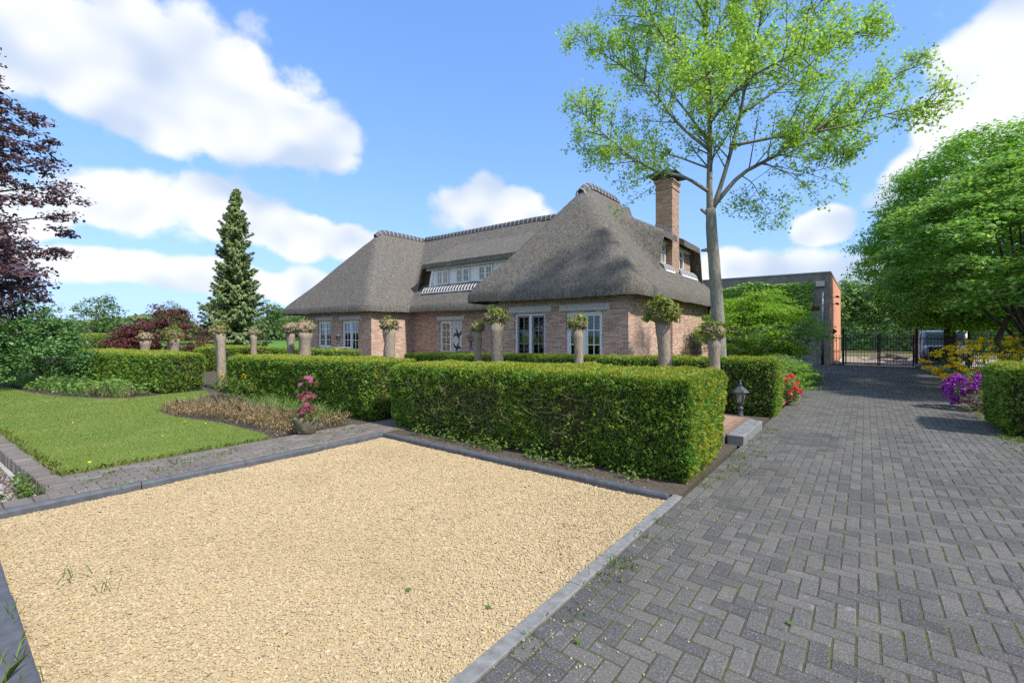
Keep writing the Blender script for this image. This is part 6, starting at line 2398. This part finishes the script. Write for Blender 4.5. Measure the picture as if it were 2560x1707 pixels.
blades('wild_grass', px, py, 0.0, .34, .010, .8, M['perennial'], rng, 'wild grass along the far lawn border', 'grass', kind='stuff')
px, py = scatter_in([(-15.5, 3.2), (-16.8, 2.6), (-17.3, 2.9), (-16.2, 3.6)], 420, rng)
blades('dry_stalks', px, py, 0.0, .32, .008, .9, M['straw'], rng, 'tuft of dry straw at the corner of the lawn hedge', 'grass', kind='stuff')
n = 14
px, py = scatter_in(lawn_poly, 60, rng)
mb = MB()
for x, y in list(zip(px, py))[:9]:
    mb.lathe([(.004, .0), (.014, .012), (.012, .02), (.0, .022)], (x, y, .03), 7, False)
mb.lathe([(.004, .0), (.02, .014), (.016, .024), (.0, .028)], (-7.85, 1.28, .04), 8, False)
tag(mb.build('dandelions', M['dandelion']), 'tiny yellow dandelions in the lawn', 'flowers', kind='stuff')


# ------------------------------------------------------------------ woods behind
def birch_proto(seed, h):
    rng = np.random.default_rng(seed)
    t = thing('birch_tree', 'slender pale trunked birch in the wood behind the green mesh fence', 'tree', (0, 0, 0), group='birches of the wood behind the gate')
    MB().tube([(0, 0, -.3), (rng.normal(0, .1), rng.normal(0, .1), h * .4), (rng.normal(0, .25), rng.normal(0, .2), h * .95)], [.11, .08, .02], 6).build('trunk', M['birch_bark'], t, True)
    cc = ellipsoid_centers((0, 0, h * .66), (1.5, 1.5, h * .36), 130, rng, seed, .4, .25)
    clump_crown('crown', t, cc, rng.uniform(.4, .8, len(cc)), .8, 34, .26, 'birch_leaf', rng, droop=.4)
    return t


protos = [birch_proto(201, 7.6), birch_proto(202, 6.9), birch_proto(203, 8.2)]
rg = random.Random(77)
spots = []
for k in range(46):
    spots.append((-3.5 + k * .72 + rg.uniform(-.6, .6), rg.choice([63.5, 66, 69, 73]) + rg.uniform(-1, 1)))
for k, (x, y) in enumerate(spots):
    o = protos[k] if k < 3 else copy_tree(protos[k % 3])
    o.location = (x, y, -.2)
    o.rotation_euler = (0, 0, rg.uniform(0, 6.28))
    s = rg.uniform(.85, 1.15)
    o.scale = (s, s, s)
rng = np.random.default_rng(210)
n = 24000
P = np.stack([rng.uniform(-3.6, 40, n), rng.uniform(62, 78, n), np.abs(rng.normal(0, 2.4, n))], 1)
o = leaf_object('undergrowth', P, rng.normal(0, .6, P.shape) + (0, -.3, .6), rng.uniform(.25, .6, n), rng, M['birch_leaf'], aspect=.6)
tag(o, 'green undergrowth filling the wood behind the mesh fence', 'wood', kind='stuff')
n = 24000
P = np.stack([rng.uniform(-5, 50, n), rng.uniform(80, 92, n), np.zeros(n)], 1)
P[:, 2] = rng.uniform(0, 1, n) * (6.5 + 3.5 * vnoise(P, .18, 4))
o = leaf_object('distant_wood', P, rng.normal(0, .6, P.shape) + (0, -.3, .6), rng.uniform(.5, 1.0, n), rng, M['far_leaf'], aspect=.7)
tag(o, 'mass of trees deep in the wood behind the gate', 'wood', kind='stuff')
# tree line across the field, left
n = 34000
a = rng.uniform(-100, -42, n)                        # bearing in degrees from +Y
dist = rng.uniform(150, 185, n)
P = np.stack([dist * np.sin(np.radians(a)), dist * np.cos(np.radians(a)), np.zeros(n)], 1)
top = 3.0 + 9.5 * vnoise(np.stack([a, a * 0, a * 0], 1), .42, 3) * (.55 + .9 * vnoise(np.stack([a, a * 0, a * 0], 1), .13, 4))
P[:, 2] = rng.uniform(0, 1, n) ** .8 * top
o = leaf_object('distant_treeline', P, rng.normal(0, .6, P.shape) + (.3, -.3, .6), rng.uniform(.9, 1.9, n), rng, M['far_leaf'], aspect=.7)
tag(o, 'pale green line of trees across the field', 'trees', kind='stuff')
for k, (bear, dist, h, r, lab) in enumerate(((-80.3, 120, 9.5, 4.2, 'pale rounded tree above the tree line right of the lilac'), (-66.2, 110, 8.6, 3.6, 'soft green tree behind the left flank of the spruce'),
                                             (-63.6, 130, 6.0, 4.0, 'green bush beside the far blue roofed house'), (-75.0, 140, 9.0, 3.0, 'slim tree standing out of the far tree line'), (-60.8, 150, 8.0, 3.5, 'far thin tree right of the blue roofed house'))):
    rng = np.random.default_rng(220 + k)
    x, y = dist * math.sin(rad(bear)), dist * math.cos(rad(bear))
    t = thing('field_tree', lab, 'tree', (x, y, -.25))
    MB().tube([(x, y, -.25), (x, y, h * .7)], [.25, .1], 6).build('trunk', M['dark_bark'], t)
    cc = ellipsoid_centers((x, y, h * .55), (r, r, h * .45), 90, rng, 50 + k, .35, .3)
    clump_crown('crown', t, cc, rng.uniform(.8, 1.4, len(cc)), .8, 26, .5, 'far_leaf', rng)
